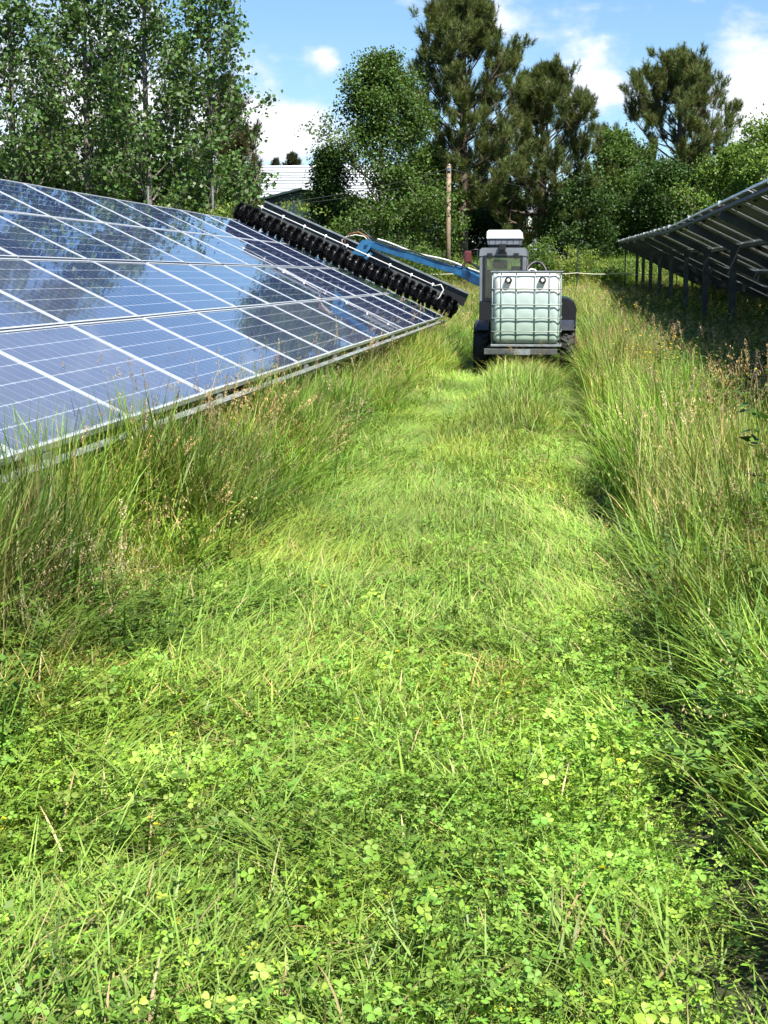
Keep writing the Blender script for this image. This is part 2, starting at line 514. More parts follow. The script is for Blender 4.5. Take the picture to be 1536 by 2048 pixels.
# ------------------------------------------------------------------ leaf and blade builders (vectorised)
def blades(g, base, head, L, lean, droop, w, segs, c0, c1, tw=0.5):
    """curved tapering blades; returns V,F,C.  base (n,3); c0,c1 (n,3) colours at root and tip"""
    n = len(head)
    t = np.linspace(0, 1, segs + 1)
    tm = (t[1:] + t[:-1]) / 2
    th = lean[:, None] + droop[:, None] * tm[None, :]
    ds = (L / segs)[:, None]
    h = np.concatenate([np.zeros((n, 1)), np.cumsum(np.sin(th) * ds, 1)], 1)
    z = np.concatenate([np.zeros((n, 1)), np.cumsum(np.cos(th) * ds, 1)], 1)
    ch, sh = np.cos(head)[:, None], np.sin(head)[:, None]
    P = np.stack([base[:, 0:1] + h * ch, base[:, 1:2] + h * sh, base[:, 2:3] + z], -1)
    a = head + np.pi / 2 + g.uniform(-tw, tw, n)
    wd = np.stack([np.cos(a), np.sin(a), g.uniform(-.3, .3, n)], -1)
    prof = np.sqrt(np.clip(1 - t ** 2, 0, 1)) * (0.55 + 0.45 * np.minimum(1, t * 4))
    off = wd[:, None, :] * (w[:, None] * prof[None, :])[..., None] / 2
    Lf = P[:, :-1] - off[:, :-1]; Rt = P[:, :-1] + off[:, :-1]; tip = P[:, -1:]
    nv = 2 * segs + 1
    V = np.concatenate([Lf, Rt, tip], 1).reshape(-1, 3)
    i = np.arange(segs - 1)
    q = np.concatenate([np.stack([i, i + segs, i + 1], -1), np.stack([i + 1, i + segs, i + segs + 1], -1), [[segs - 1, 2 * segs - 1, 2 * segs]]], 0)
    F = (q[None] + (np.arange(n) * nv)[:, None, None]).reshape(-1, 3)
    tt = np.concatenate([t[:-1], t[:-1], [1.0]])
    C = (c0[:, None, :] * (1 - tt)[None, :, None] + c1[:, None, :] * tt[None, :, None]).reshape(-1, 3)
    return V, F, C


def quads(g, P, axis, nrm, ln, wd, col, wide=0.45):
    """kite-shaped leaves: P root (n,3), axis, normal (unit), length, width"""
    n = len(P)
    side = np.cross(axis, nrm); side /= np.linalg.norm(side, axis=1, keepdims=True) + 1e-9
    mid = P + axis * (ln * wide)[:, None]
    V = np.stack([P, mid + side * (wd / 2)[:, None], P + axis * ln[:, None], mid - side * (wd / 2)[:, None]], 1).reshape(-1, 3)
    b = np.arange(n)[:, None] * 4
    F = np.concatenate([b + [[0, 1, 2]], b + [[0, 2, 3]]], 0)
    return V, F, np.repeat(col, 4, 0)


def join(*ms):
    Vs, Fs, Cs = [], [], []; o = 0
    for V, F, C in ms:
        Vs.append(V); Fs.append(F + o); Cs.append(C); o += len(V)
    return np.concatenate(Vs), np.concatenate(Fs), np.concatenate(Cs)


def unit(v):
    return v / (np.linalg.norm(v, axis=-1, keepdims=True) + 1e-9)


def vary(g, col, n, a=0.25, b=0.12):
    c = np.array(col)[None, :] * (1 + g.uniform(-a, a, (n, 1)))
    return np.clip(c * (1 + g.uniform(-b, b, (n, 3))), 0.002, 0.9)


def disc(g, n, r):
    a = g.uniform(0, 2 * np.pi, n); q = r * np.sqrt(g.uniform(0, 1, n))
    return np.stack([q * np.cos(a), q * np.sin(a), np.zeros(n)], 1)


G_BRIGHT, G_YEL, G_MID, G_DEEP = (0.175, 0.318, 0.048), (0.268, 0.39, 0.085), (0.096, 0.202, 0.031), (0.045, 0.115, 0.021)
STRAW, FAWN, PINK = (0.46, 0.38, 0.19), (0.33, 0.24, 0.13), (0.25, 0.17, 0.12)


def tuft(g, n, r, L, lean, droop, w, segs, cA, cB, straw=0.0, heading=None, hspread=np.pi):
    b = disc(g, n, r)
    head = g.uniform(-np.pi, np.pi, n) if heading is None else heading + g.normal(0, hspread, n)
    l = g.uniform(*L, n)
    c0 = vary(g, cA, n); c1 = vary(g, cB, n)
    s = g.uniform(0, 1, n) < straw
    c0[s] = vary(g, STRAW, s.sum()) * .8; c1[s] = vary(g, STRAW, s.sum())
    return blades(g, b, head, l, g.uniform(*lean, n), g.uniform(*droop, n), g.uniform(*w, n), segs, c0, c1)


def clover(g, n, r, hh, size, col):
    """n trifoliate leaves on thin stalks"""
    root = disc(g, n, r * 0.8); top = disc(g, n, r)
    top[:, 2] = g.uniform(*hh, n)
    out = []
    c = vary(g, col, n, 0.3, 0.12)
    yaw = g.uniform(0, 2 * np.pi, n); tilt = np.abs(g.normal(0, 0.55, n)); td = g.uniform(0, 2 * np.pi, n)
    nrm = unit(np.stack([np.sin(tilt) * np.cos(td), np.sin(tilt) * np.sin(td), np.cos(tilt)], 1))
    e1 = unit(np.cross(nrm, np.stack([np.cos(yaw), np.sin(yaw), 0 * yaw], 1))); e2 = np.cross(nrm, e1)
    rad = g.uniform(*size, n)
    # leaflet outline in (u along, v across), folded slightly along the middle
    uv = np.array([[0.05, 0], [0.35, .33], [0.75, .47], [1.02, .30], [0.97, 0.0], [1.02, -.30], [0.75, -.47], [0.35, -.33]])
    fold = np.abs(uv[:, 1]) * 0.35
    fan = np.array([[0, 1, 2], [0, 2, 3], [0, 3, 4], [0, 4, 5], [0, 5, 6], [0, 6, 7]])
    for q in range(3):
        a = q * 2 * np.pi / 3 + g.normal(0, .08, n)
        du = e1 * np.cos(a)[:, None] + e2 * np.sin(a)[:, None]; dv = np.cross(nrm, du)
        f = fold[None, :] + g.uniform(-.12, .25, n)[:, None] * uv[None, :, 0] * -0.6
        P = top[:, None, :] + rad[:, None, None] * (du[:, None, :] * uv[None, :, :1] + dv[:, None, :] * uv[None, :, 1:] + nrm[:, None, :] * f[..., None])
        F = (fan[None] + (np.arange(n) * 8)[:, None, None]).reshape(-1, 3)
        lc = c * (1 + g.uniform(-.08, .08, (n, 1)))
        out.append((P.reshape(-1, 3), F, np.repeat(lc, 8, 0)))
    d = top - root; ln = np.linalg.norm(d, axis=1)
    head = np.arctan2(d[:, 1], d[:, 0]); lean = np.arctan2(np.hypot(d[:, 0], d[:, 1]), d[:, 2])
    out.append(blades(g, root, head, ln, lean, 0 * ln, np.full(n, .0022), 2, vary(g, G_YEL, n), vary(g, G_BRIGHT, n)))
    return join(*out)


def panicle(g, n, L, kind):
    """n flowering stalks with seed heads; kind 0 open, 1 dense spike, 2 drooping brome"""
    out = []
    for _ in range(n):
        l = g.uniform(*L); hd = g.uniform(-np.pi, np.pi); lean = g.uniform(0.02, .22); dr = g.uniform(.1, .55) if kind != 2 else g.uniform(.5, 1.1)
        b = disc(g, 1, .06)
        stalk = vary(g, (0.22, 0.25, 0.07) if g.uniform() < .6 else STRAW, 1)
        V, F, C = blades(g, b, np.array([hd]), np.array([l]), np.array([lean]), np.array([dr]), np.array([0.0035]), 6, stalk, vary(g, STRAW, 1) * .8)
        out.append((V, F, C))
        mid = np.concatenate([(V[:6] + V[6:12]) / 2, V[12:13]], 0)
        hl = {0: .30, 1: .13, 2: .28}[kind]
        m = {0: 60, 1: 46, 2: 34}[kind]
        t = 1 - hl * g.uniform(0, 1, m) ** 1.0
        idx = np.clip((t * 6).astype(int), 0, 5); fr = t * 6 - idx
        P = mid[idx] * (1 - fr)[:, None] + mid[idx + 1] * fr[:, None]
        ax = unit(mid[idx + 1] - mid[idx])
        rd = unit(g.normal(0, 1, (m, 3)))
        colr = [(0.36, 0.28, 0.17), (0.46, 0.39, 0.24), (0.40, 0.36, 0.17)][kind]
        colr = colr if g.uniform() < .6 else (PINK if kind == 0 else STRAW)
        c = vary(g, colr, m, .3)
        if kind == 0:
            tt = (1 - t) / hl
            P = P + rd * (0.012 + 0.035 * np.sin(np.clip(tt, 0, 1) * np.pi))[:, None] * g.uniform(.3, 1, m)[:, None]
            A = unit(ax + rd * .5); ln = g.uniform(.006, .012, m); wd = ln * .45
        elif kind == 1:
            P = P + rd * .004
            A = unit(ax + rd * .6); ln = g.uniform(.008, .014, m); wd = ln * .5
        else:
            P = P + rd * g.uniform(.005, .04, m)[:, None]
            A = unit(rd * .4 + np.array([0, 0, -1.0])); ln = g.uniform(.014, .024, m); wd = ln * .28
        out.append(quads(g, P, A, unit(g.normal(0, 1, (m, 3))), ln, wd, c))
        # a couple of stem leaves
        z = mid[1:4]
        q = len(z)
        out.append(blades(g, z, g.uniform(-3, 3, q), g.uniform(.10, .22, q), g.uniform(.3, .7, q), g.uniform(.4, 1.4, q), np.full(q, .005), 4, vary(g, G_MID, q), vary(g, G_YEL, q)))
    return join(*out)


def weed(g, nst, L, leaf, col, spread=0.18, flowers=0):
    """leafy stems: brambles, nettles and such"""
    out = []
    for _ in range(nst):
        l = g.uniform(*L); hd = g.uniform(-np.pi, np.pi)
        b = disc(g, 1, spread)
        V, F, C = blades(g, b, np.array([hd]), np.array([l]), np.array([g.uniform(0, .35)]), np.array([g.uniform(0, .9)]), np.array([.006]), 6, vary(g, (0.10, 0.12, 0.04), 1), vary(g, G_MID, 1))
        out.append((V, F, C))
        mid = np.concatenate([(V[:6] + V[6:12]) / 2, V[12:13]], 0)
        m = int(l * 60)
        t = g.uniform(.12, 1, m); idx = np.clip((t * 6).astype(int), 0, 5); fr = t * 6 - idx
        P = mid[idx] * (1 - fr)[:, None] + mid[idx + 1] * fr[:, None]
        a = g.uniform(0, 2 * np.pi, m)
        A = unit(np.stack([np.cos(a), np.sin(a), g.uniform(-.3, .6, m)], 1))
        nn = unit(np.stack([-A[:, 0] * A[:, 2], -A[:, 1] * A[:, 2], 1 - A[:, 2] ** 2], 1) + g.normal(0, .25, (m, 3)))
        ln = g.uniform(*leaf, m) * (1.15 - .5 * t)
        out.append(quads(g, P + A * .01, A, nn, ln, ln * g.uniform(.4, .6, m), vary(g, col, m, .3)))
        if flowers and g.uniform() < .6:
            pt = mid[-1][None].repeat(5, 0)
            a = np.arange(5) * 2 * np.pi / 5
            A = unit(np.stack([np.cos(a), np.sin(a), np.full(5, .35)], 1))
            out.append(quads(g, pt, A, np.tile([[0, 0, 1.0]], (5, 1)), np.full(5, .014), np.full(5, .013), vary(g, (0.80, 0.66, 0.03), 5, .1), .6))
    return join(*out)


def flower(g, n, L, col):
    out = []
    for _ in range(n):
        l = g.uniform(*L)
        V, F, C = blades(g, disc(g, 1, .08), np.array([g.uniform(-3, 3)]), np.array([l]), np.array([g.uniform(0, .3)]), np.array([g.uniform(-.2, .4)]), np.array([.003]), 4, vary(g, G_MID, 1), vary(g, G_MID, 1))
        out.append((V, F, C))
        pt = V[-1][None].repeat(6, 0)
        a = np.arange(6) * 2 * np.pi / 6
        A = unit(np.stack([np.cos(a), np.sin(a), np.full(6, .4)], 1) + g.normal(0, .2, 3)[None])
        out.append(quads(g, pt, A, np.tile([[0, 0, 1.0]], (6, 1)), np.full(6, g.uniform(.009, .014)), np.full(6, .012), vary(g, col, 6, .1), .6))
    return join(*out)


# ------------------------------------------------------------------ scattering with geometry nodes (uncountable ground cover only)
def scatter(name, label, cat, sources, mat, P, rot, scl, idx, patch=.9):
    src = bpy.data.collections.new(name + '_source')
    for i, s in enumerate(sources):
        o = bpy.data.objects.new('%s_source_%02d' % (name, i), npmesh(name + '_source', *s[:2], mat, cols=s[2]))
        src.objects.link(o)
    me = bpy.data.meshes.new(name)
    n = len(P)
    me.vertices.add(n); me.vertices.foreach_set('co', np.asarray(P, np.float32).ravel())
    a = me.attributes.new('rot', 'FLOAT_VECTOR', 'POINT'); a.data.foreach_set('vector', np.asarray(rot, np.float32).ravel())
    a = me.attributes.new('scl', 'FLOAT_VECTOR', 'POINT'); a.data.foreach_set('vector', np.asarray(scl, np.float32).ravel())
    a = me.attributes.new('idx', 'INT', 'POINT'); a.data.foreach_set('value', np.asarray(idx, np.int32))
    x_, y_ = np.asarray(P)[:, 0], np.asarray(P)[:, 1]
    gg = np.random.default_rng(len(P))
    br = (.62 + .76 * noise2(x_, y_, patch, 51)) * gg.uniform(.72, 1.28, n)
    wm = sm(.4, .75, noise2(x_, y_, patch * 1.7, 52)) * .8 + gg.uniform(0, .35, n)
    ti = np.stack([br * (1 + .16 * wm), br * (1 + .01 * wm), br * (1 - .2 * wm)], 1)
    a = me.attributes.new('tint', 'FLOAT_VECTOR', 'POINT'); a.data.foreach_set('vector', ti.astype(np.float32).ravel())
    me.materials.append(M_(mat))
    o = mk(name, me)
    ng = bpy.data.node_groups.new(name, 'GeometryNodeTree')
    ng.interface.new_socket('Geometry', in_out='INPUT', socket_type='NodeSocketGeometry')
    ng.interface.new_socket('Geometry', in_out='OUTPUT', socket_type='NodeSocketGeometry')
    nd = ng.nodes
    gi = nd.new('NodeGroupInput'); go = nd.new('NodeGroupOutput')
    ci = nd.new('GeometryNodeCollectionInfo'); ci.inputs['Collection'].default_value = src
    ci.inputs['Separate Children'].default_value = True; ci.inputs['Reset Children'].default_value = True
    ip = nd.new('GeometryNodeInstanceOnPoints'); ip.inputs['Pick Instance'].default_value = True
    def attr(nm, ty):
        x = nd.new('GeometryNodeInputNamedAttribute'); x.data_type = ty; x.inputs['Name'].default_value = nm
        return x.outputs['Attribute']
    e2r = nd.new('FunctionNodeEulerToRotation')
    ng.links.new(attr('rot', 'FLOAT_VECTOR'), e2r.inputs[0])
    ng.links.new(gi.outputs[0], ip.inputs['Points'])
    ng.links.new(ci.outputs[0], ip.inputs['Instance'])
    ng.links.new(attr('idx', 'INT'), ip.inputs['Instance Index'])
    ng.links.new(e2r.outputs[0], ip.inputs['Rotation'])
    ng.links.new(attr('scl', 'FLOAT_VECTOR'), ip.inputs['Scale'])
    ng.links.new(ip.outputs[0], go.inputs[0])
    md = o.modifiers.new('scatter', 'NODES'); md.node_group = ng
    return tag(o, label, cat, kind='stuff')


def edge_r(y):
    return 0.10 + 0.75 / np.maximum(y, 2.5) + 0.05 * np.sin(y * 1.1) * sm(2, 6, y)


def edge_l(y):
    return -1.50 + 0.10 * np.sin(y * 0.8 + 1) - 0.18 * sm(14, 18, y) + 0.42 * sm(8.5, 5.0, y)


def rut(x, y):
    """1 where the cover is worn away: the rut at the foot of the right-hand wall and the fainter seam left of the middle"""
    a = np.exp(-((x - edge_r(y) - .07) / .09) ** 2) * .95 * (.55 + .45 * sm(.25, .5, noise2(x, y, 1.3, 81)))
    b = np.exp(-((x + .93 + .06 * np.sin(y * .9)) / .05) ** 2) * .7 * sm(4.5, 6.5, y) * sm(15, 11, y)
    return np.clip(a + b, 0, 1)


def track(x, y):
    return np.clip((np.exp(-((x + 1.29) / .19) ** 4) + np.exp(-((x - .0) / .16) ** 4)) * sm(9, 14, y), 0, 1)


def in_view(x, y, m=1.0):
    return (x > -0.40 * y - m) & (x < 0.135 * y + m)


def pts(g, x0, x1, y0, y1, d0, yref, dens, pw=1.0):
    """random points, density d0 /m2 up to yref and falling off beyond, times dens(x,y) in 0..1"""
    n = int((x1 - x0) * (y1 - y0) * d0)
    x = g.uniform(x0, x1, n); y = g.uniform(y0, y1, n)
    p = np.minimum(1, (yref / np.maximum(y, .1)) ** pw) * dens(x, y)
    kp = (g.uniform(0, 1, n) < p) & in_view(x, y)
    return x[kp], y[kp]


def place(x, y):
    return np.stack([x, y, gz(x, y) - 0.004], 1)


def rots(g, n, tilt=0.12, yaw=None):
    r = np.zeros((n, 3)); r[:, 0] = g.normal(0, tilt, n); r[:, 1] = g.normal(0, tilt, n)
    r[:, 2] = g.uniform(-np.pi, np.pi, n) if yaw is None else yaw
    return r


def scl3(s, sz=None):
    sz = s if sz is None else sz
    return np.stack([s, s, sz], 1)

# ------------------------------------------------------------------ solar arrays
TILT = R(25.5)
CT, ST = math.cos(TILT), math.sin(TILT)
PL, PS = 1.667, 0.994          # panel length (along the row) and height (up the slope)


def frame_mesh():
    mb = MB(); t = 0.036; w = 0.015
    # local: x along row (Y world), y up the slope, z normal; origin at panel centre
    a, b = PL / 2, PS / 2
    for (x0, x1, y0, y1) in ((-a, a, -b, -b + w), (-a, a, b - w, b), (-a, -a + w, -b + w, b - w), (a - w, a, -b + w, b - w)):
        mb.box(x0, x1, y0, y1, -t + 0.004, 0.004)
    bmesh.ops.recalc_face_normals(mb.bm, faces=mb.bm.faces)
    me = bpy.data.meshes.new('panel_frame'); mb.bm.to_mesh(me); mb.bm.free(); me.materials.append(M_('aluminium'))
    return me


def rect_mesh(name, x0, x1, y0, y1, z, mat, flip=False):
    f = [[0, 1, 2, 3]] if not flip else [[3, 2, 1, 0]]
    return npmesh(name, np.array([[x0, y0, z], [x1, y0, z], [x1, y1, z], [x0, y1, z]]), [np.array(f)], mat)


CW = (PL - 0.06) / 10
CH = (PS - 0.05) / 6


def cell_poly(cx, cy, z):
    c = 0.009; a = CW / 2 - 0.0028; b = CH / 2 - 0.0036
    return [[cx - a + c, cy - b, z], [cx + a - c, cy - b, z], [cx + a, cy - b + c, z], [cx + a, cy + b - c, z], [cx + a - c, cy + b, z], [cx - a + c, cy + b, z], [cx - a, cy + b - c, z], [cx - a, cy - b + c, z]]


def cells_mesh():
    V, F = [], []
    for i in range(10):
        for j in range(6):
            o = len(V); V += cell_poly((i - 4.5) * CW, (j - 2.5) * CH, -0.0010); F.append(list(range(o, o + 8)))
    return npmesh('cell_sheet', np.array(V), [np.array(F)], 'solar_cell')


FRAME = frame_mesh()
LAMIN = rect_mesh('laminate', -PL / 2 + .02, PL / 2 - .02, -PS / 2 + .02, PS / 2 - .02, -0.0013, 'laminate')
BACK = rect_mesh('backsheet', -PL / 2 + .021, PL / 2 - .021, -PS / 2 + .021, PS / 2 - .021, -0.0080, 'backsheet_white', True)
CELLS = cells_mesh()
ONE_CELL = npmesh('solar_cell', np.array(cell_poly(0, 0, -0.0010)), [np.arange(8)[None]], 'solar_cell')
_mb = MB(); _mb.box(-.06, .06, -.05, .05, -.034, -.0085, bevel=.006)
bmesh.ops.recalc_face_normals(_mb.bm, faces=_mb.bm.faces)
JBOX = bpy.data.meshes.new('junction_box'); _mb.bm.to_mesh(JBOX); _mb.bm.free(); JBOX.materials.append(M_('black_plastic'))
_mb = MB(); _mb.tube([(-.35, -.03, -.02), (-.22, -.05, -.05), (-.1, -.045, -.045), (0, -.04, -.022), (.12, -.05, -.05), (.3, -.06, -.06), (.48, -.03, -.02)], .004, 5)
CABLE = bpy.data.meshes.new('cable'); _mb.bm.to_mesh(CABLE); _mb.bm.free(); CABLE.materials.append(M_('black_plastic'))


def panel(parent, org, y, slope_pos, z0, x0, dust, g, mode, dz=0.0):
    """one panel; (x0,z0) = lower edge of the table; slope_pos = distance of panel centre up the slope"""
    o = mk('solar_panel', FRAME, parent)
    e1 = Vector((0, 1, 0)); e2 = Vector((-CT, 0, ST)); e3 = e1.cross(e2)
    if e3.z < 0: e1 = -e1; e3 = e1.cross(e2)
    mtx = Matrix((e1, e2, e3)).transposed().to_4x4()
    jit = Matrix.Rotation(g.normal(0, .0022), 4, 'X') @ Matrix.Rotation(g.normal(0, .0022), 4, 'Y')
    c = Vector((x0 - slope_pos * CT, y, z0 + slope_pos * ST + dz)) - Vector(org)
    o.matrix_local = Matrix.Translation(c) @ mtx @ jit
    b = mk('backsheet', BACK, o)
    lm = mk('laminate', LAMIN, o)
    if mode == 'cells':
        for i in range(10):
            for j in range(6):
                q = mk('solar_cell', ONE_CELL, o, ((i - 4.5) * CW, (j - 2.5) * CH, 0)); q.color = (dust, 0, 0, 1)
    else:
        q = mk('cell_sheet', CELLS, o); q.color = (dust, 0, 0, 1); q['kind'] = 'stuff'
    if mode == 'under':
        mk('junction_box', JBOX, o, (0, PS / 2 - .16, 0))
        mk('cable', CABLE, o, (0, PS / 2 - .16, 0))
    return o


g = np.random.default_rng(11)
# --- the array on the left, its glass towards the path
LX, LZ, LPIT = -2.27, 0.76, 1.685
LORG = (-4.0, 6.0, 0.0)
left = empty('solar_array', LORG, 'long tilted rack of dusty blue solar panels left of the mown path', 'solar array')
SLOTS = [0.50, 1.515, 2.545, 3.545]
for kx in range(-2, 13):
    y = 6.016 + LPIT * (kx + 0.5)
    for r_, s_ in enumerate(SLOTS):
        clean = sm(20.5, 24.0, np.array(y + (r_ - 1) * .6))
        dust = float((0.12 + 0.17 * sm(12, 6, np.array(y)) - (0.05 * r_) + g.uniform(-.05, .05)) * (1 - clean) + 0.01 * clean)
        near = (kx, r_) in ((0, 0), (1, 0), (2, 0), (0, 1), (1, 1))
        panel(left, LORG, y, s_, LZ, LX, max(0.0, dust), g, 'cells' if near else 'top')
Y0, Y1 = 6.016 - 2 * LPIT, 6.016 + 13 * LPIT
for s_ in (0.10, 0.90, 1.13, 1.92, 2.15, 2.95, 3.15, 3.90):
    x, z = LX - s_ * CT - .05 * ST, LZ + s_ * ST - .085 * CT - .012
    MB().bar((x, Y0, z), (x, Y1, z), 0.05, 0.07, up=(ST, 0, CT)).build('purlin', 'rack_steel', left)
# galvanised gutter beam along the low edge
MB().bar((LX + .012, Y0, LZ - .088), (LX + .012, Y1, LZ - .088), 0.045, 0.040, up=(ST, 0, CT)).build('edge_beam', 'beam_steel', left)
for kx in range(-2, 13):
    for q in (.22,):
        y = 6.016 + LPIT * (kx + q)
        MB().box(LX - .035, LX + .008, y - .025, y + .025, LZ - .068, LZ - .034).build('clamp', 'galvanised_dull', left)
yy = Y0 + 1.2
while yy < Y1:
    a = (LX - .02 - .12 * ST, yy, LZ - .16); b = (LX - 3.98 * CT - .12 * ST, yy, LZ + 3.98 * ST - .16)
    MB().bar(a, b, 0.06, 0.12).build('rafter', 'galvanised_dull', left)
    MB().box(LX - .75, LX - .66, yy - .05, yy + .05, float(gz(LX, yy)) - .1, LZ + .3 - .16 + .02).build('post', 'galvanised_dull', left)
    MB().box(LX - 3.0, LX - 2.9, yy - .05, yy + .05, float(gz(LX, yy)) - .1, LZ + 1.4 - .16 - .02).build('post', 'galvanised_dull', left)
    yy += 5.05

# --- the array on the right, seen from below
RXT, RZT, RP = 2.0, 2.485, 1.70      # top edge
RLX, RLZ = RXT + 4.05 * CT, RZT - 4.05 * ST
RORG = (3.6, 30.0, 0.0)
right = empty('solar_array', RORG, 'dark underside of a tilted solar panel rack on posts along the right edge', 'solar array')


def rz(y):
    return float(0.0135 * np.clip(np.array(y) - 30, 0, 40))


RY0 = 10.75 - 5.1
ncol = 33
for kx in range(ncol):
    y = RY0 + RP * (kx + .5)
    for r_, s_ in enumerate(SLOTS):
        panel(right, RORG, y, s_, RLZ, RLX, 0.15, g, 'under', rz(y))
for kx in range(0, ncol, 3):
    ya, yb = RY0 + RP * kx, RY0 + RP * (kx + 3)
    za, zb = rz(ya), rz(yb)
    for s_ in (0.12, 1.008, 2.030, 3.045, 3.97):
        x, z = RLX - s_ * CT - .05 * ST, RLZ + s_ * ST - .075 * CT
        MB().bar((x, ya, z + za), (x, yb, z + zb), 0.045, 0.06, up=(ST, 0, CT)).build('purlin', 'rack_steel', right)
for q in range(ncol // 3 + 1):
    y = RY0 + 5.1 * q
    z = rz(y)
    a = (RLX - .1 * CT - .11 * ST, y, RLZ + .1 * ST - .17 + z); b = (RXT + .02, y, RZT - .15 + z)
    rf = MB().bar(a, b, 0.06, 0.13).build('rafter', 'rack_steel', right)
    MB().box(RXT - .012, RXT + .05, y - .035, y + .035, RZT - .06 + z, RZT + .012 + z).build('end_clamp', 'aluminium', right)
    px = RXT + .76
    zt = RZT - .76 * math.tan(TILT) - .20 + z
    zb = float(gz(px, y)) - .15
    p = MB()
    p.box(px - .055, px + .055, y - .06, y - .05, zb, zt); p.box(px - .055, px + .055, y + .05, y + .06, zb, zt); p.box(px - .005, px + .005, y - .05, y + .05, zb, zt)
    p.build('post', 'rack_steel', right)
    px2 = RXT + 2.95
    MB().box(px2 - .05, px2 + .05, y - .05, y + .05, zb, RZT - 2.95 * math.tan(TILT) - .21 + z).build('post', 'rack_steel', right)
    if q % 3 == 1:
        MB().bar((px2, y, zb + .3), (px2, y + 5.0, RZT - 2.95 * math.tan(TILT) - .35 + z), .03, .03).build('brace', 'rack_steel', right)
        MB().bar((px2 + .05, y + 5.0, zb + .3), (px2 + .05, y, RZT - 2.95 * math.tan(TILT) - .35 + z), .03, .03).build('brace', 'rack_steel', right)

# ------------------------------------------------------------------ cleaning machine
CX = -0.645
MY = 24.0
mach = empty('cleaning_tractor', (CX, MY, 0.0), 'compact grey tractor with white roof unit and blue arm driving down the mown path', 'tractor')


def wheel(cx, cy, r, w):
    o = MB()
    n = 36
    prof = [(-w / 2 + .02, r * .58), (-w / 2, r * .72), (-w / 2 + .015, r * .90), (-w * .30, r * .97), (0, r * .985), (w * .30, r * .97), (w / 2 - .015, r * .90), (w / 2, r * .72), (w / 2 - .02, r * .58)]
    o.lathe((cx, cy, r), (1, 0, 0), prof, n)
    for j in range(22):
        a = 2 * math.pi * j / 22
        for sgn in (-1, 1):
            a2 = a + (0.14 if sgn > 0 else 0)
            rot = Matrix.Rotation(-a2, 3, 'X') @ Matrix.Rotation(sgn * .5, 3, 'Z')
            c = Vector((cx + sgn * w * .23, cy + math.sin(a2) * r * .965, r + math.cos(a2) * r * .965))
            o.box(c.x - w * .26, c.x + w * .26, c.y - .016, c.y + .016, c.z - .022, c.z + .022, rot)
    t = o.build('wheel', 'black_rubber', mach)
    MB().lathe((cx, cy, r), (1, 0, 0), [(-w / 2 + .035, .03), (-w / 2 + .03, r * .3), (-w / 2 + .05, r * .5), (-w / 2 + .012, r * .56), (-w / 2 + .012, r * .6), (w / 2 - .012, r * .6), (w / 2 - .012, r * .56), (w / 2 - .05, r * .5), (w / 2 - .03, r * .3), (w / 2 - .035, .03)], 28).build('rim', 'dark_grey_paint', t)
    return t


for sx_ in (-1, 1):
    for wy in (23.55, 25.55):
        wheel(CX + sx_ * .665, wy, .38, .24)


def fender(cx, cy, w, name='fender', mat='dark_grey_paint', r=.45, zc=.38, a0=-48, a1=70):
    bm = MB(); n = 14
    P = []
    for j in range(n + 1):
        a = R(a0 + (a1 - a0) * j / n)
        P.append((cy + math.sin(a) * r, zc + math.cos(a) * r))
    Q = [(cy + (y - cy) * .955, zc + (z - zc) * .955) for y, z in P]
    poly = P + Q[::-1]
    bm.prism(poly, cx - w / 2, cx + w / 2, 'X')
    # turned-down outer lip
    s = 1 if cx > CX else -1
    lip = P + [(cy + (y - cy) * .87, zc + (z - zc) * .87) for y, z in P][::-1]
    bm.prism(lip, cx + s * (w / 2 + .0025), cx + s * (w / 2 + .02), 'X')
    return bm.build(name, mat, mach)


for sx_ in (-1, 1):
    fender(CX + sx_ * .640, 23.55, .19)
    fender(CX + sx_ * .655, 25.55, .25, r=.46)
# chassis and body
c = MB()
c.box(CX - .46, CX + .46, 23.3, 26.3, .34, .62, bevel=.02)
c.box(CX - .52, CX + .52, 22.42, 23.5, .44, .47)
c.box(CX - .42, CX - .30, 22.45, 23.6, .30, .44); c.box(CX + .30, CX + .42, 22.45, 23.6, .30, .44)
c.build('chassis', 'black_plastic', mach)
for wy in (23.55, 25.55):
    MB().lathe((CX - .6, wy, .38), (1, 0, 0), [(0, .06), (.4, .075), (.5, .13), (.7, .13), (.8, .075), (1.2, .06)], 16).build('axle', 'black_plastic', mach)
MB().box(CX - .56, CX + .52, 22.28, 22.40, .355, .44, bevel=.006).build('rear_beam', 'steel_plate', mach)
MB().box(CX - .12, CX + .12, 22.268, 22.279, .352, .437).build('number_plate_holder', 'galvanised', mach)
# lower body beside and under the cab, engine cover on the right
MB().prism([(CX - .735, .50), (CX - .10, .50), (CX - .10, 1.05), (CX - .735, 1.10)], 23.98, 25.2, 'Y').build('lower_body', 'black_plastic', mach)
hood = MB()
hp = [(CX - .05, .72), (CX + .78, .72), (CX + .80, .98), (CX + .76, 1.08), (CX + .66, 1.145), (CX + .45, 1.17), (CX - .05, 1.17)]
hood.prism(hp, 24.3, 26.4, 'Y')
hood = hood.build('engine_cover', 'black_plastic', mach)
MB().prism([(CX + .10, .60), (CX + .60, .60), (CX + .60, .86), (CX + .10, .86)], 23.6, 24.25, 'Y').build('side_box', 'black_plastic', mach)
